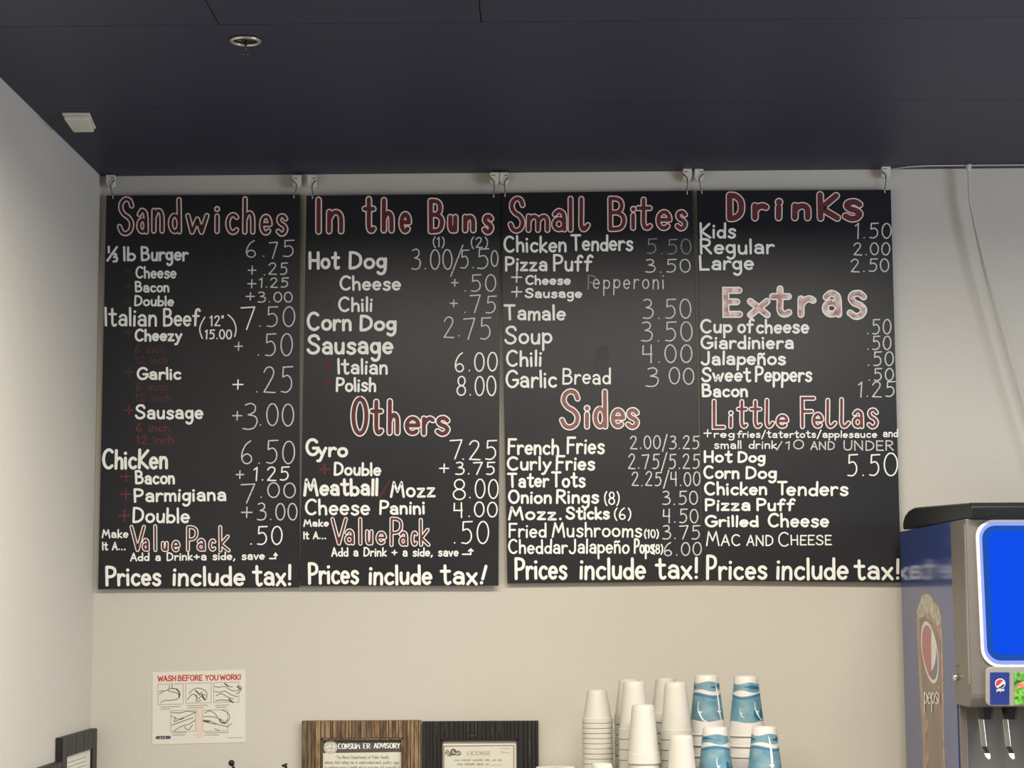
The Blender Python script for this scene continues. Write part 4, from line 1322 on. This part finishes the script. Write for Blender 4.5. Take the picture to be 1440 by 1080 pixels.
# front of the head
def rrect(x0, y0, x1, y1, r, n=8, xs=0.0):
    out = []
    for cx, cy, a in ((x1 - r, y0 + r, -90), (x1 - r, y1 - r, 0), (x0 + r, y1 - r, 90), (x0 + r, y0 + r, 180)):
        for i in range(n + 1):
            t = math.radians(a + 90 * i / n)
            X, Y = cx + r * math.cos(t), cy + r * math.sin(t)
            out.append((X, Y))
    return out


def front(name, outline, off, th, m, parent=sd, label=None, bevel=0):
    o = MB().prism([hit(x, y, 1, yH - off) for x, y in outline], (0, th, 0)).build(name, m, parent, bevel)
    if label:
        o['label'] = label
    return o


XE = hit(1400, 800, 1, yH)
pxr = 1373 + WM / (yH / FPX) - 25


def lean(pts_):
    return [(x + (y - 730) * .045 * (1 if x < 1500 else 1), y) for x, y in pts_]


mr = front('screen_surround', lean(rrect(1371.5, 730.5, pxr, 939, 26)), .006, .008, M_GLOW, label='white rounded surround of the screen', bevel=.002)
front('inner_surround', lean(rrect(1375.8, 734.4, pxr - 4.4, 934.2, 22.5)), .0068, .002, M_GLOWL, mr)
front('screen_border', lean(rrect(1380, 739, pxr - 9, 929, 19)), .0076, .002, M_SCREENB, mr)
front('screen', lean(rrect(1388.5, 747, pxr - 18, 920.5, 12)), .0084, .002, M_SCREEN, mr, 'glowing plain blue screen')
bz = front('button_bezel', rrect(1386, 937.5, pxr + 2, 993, 9), .008, .009, M_STEEL2, label='silver bezel round the drink labels', bevel=.002)
for k in range(8):
    x0 = 1392.5 + k * 34.0
    if x0 + 28 > pxr:
        break
    m_ = M_LABG if k == 1 else M_LABB
    lb = front('drink_label', rrect(x0, 945.5, x0 + 27, 991, 1.2, 3), .0095, .002, m_, label='green drink label with a red slash' if k == 1 else 'blue drink label with a small round emblem' if k == 0 else 'blue drink label')
    if k == 0:
        cx, cy = x0 + 14, 961.3
        front('label_emblem', [(cx + 7.2 * a, cy - 7.2 * b) for a, b in circ(1.0)[:-1]], .0105, .001, M_LOGOW, lb)
        front('emblem_red', [(cx + 6.2 * a, cy - 6.2 * b) for a, b in circ(1, 38, 218) + [(-.5, -.45), (0, -.1), (.35, .4)]], .0112, .0005, M_LOGOR, lb)
        front('emblem_blue', [(cx + 6.2 * a, cy - 6.2 * b) for a, b in circ(1, -130, 0) + [(.6, -.2), (.1, -.6), (-.3, -.75)]], .0112, .0005, M_BLACK, lb)
        lettering('label_text', layout('pepsi', cx - 4.8, cx + 5.6, 971.6, 968, 0), .7, 1, yH - .011, M_LOGOW, lb)
    if k == 1:
        front('label_slash', [(x0 + 2, 969), (x0 + 6, 961), (x0 + 15, 957), (x0 + 26, 954), (x0 + 26, 963), (x0 + 15, 966)], .0105, .0005, M_LABR, lb)
# nozzles and levers
for k in range(8):
    x0 = 1386 + k * 34.0
    if x0 + 20 > pxr:
        break
    yn = yH + .05
    t = hit(x0, 996, 1, yn)
    nz = MB()
    nz.lathe([(.0005, .004), (.0215, .004), (.0205, -.006), (.0165, -.0285), (.0005, -.0285)], (t.x, yn, zh0 - .002), 6, smooth=False)
    no = nz.build('nozzle', M_BLACK, sd)
    a, b_ = hit(x0 - 6.2, 1011, 1, yn - .01), hit(x0 - 1.8, 1050, 1, yn - .01)
    lv = MB()
    wv = Vector((.0068, 0, 0))
    lv.prism([a - wv, a + wv, b_ + wv, b_ - wv], (0, .003, 0))
    lvo = lv.build('lever', M_CHROME, sd, bevel=.001)
    b2_ = hit(x0 + 2.5, 1059, 1, yn - .014)
    MB().prism([b_ - wv * .8, b_ + wv * .8, b2_ + wv * .9, b2_ - wv * .6], (0, .004, 0)).build('lever_grip', M_BLACK, lvo)
    b3_ = hit(x0 + 3.5, 1063.5, 1, yn - .016)
    MB().prism([b3_ + Vector((-.0085, 0, .007)), b3_ + Vector((.0055, 0, .007)), b3_ + Vector((.0065, 0, -.006)), b3_ + Vector((.001, 0, -.008)), b3_ + Vector((-.006, 0, -.001))], (0, .006, 0)).build('lever_tip', M_TIP, lvo, bevel=.001)
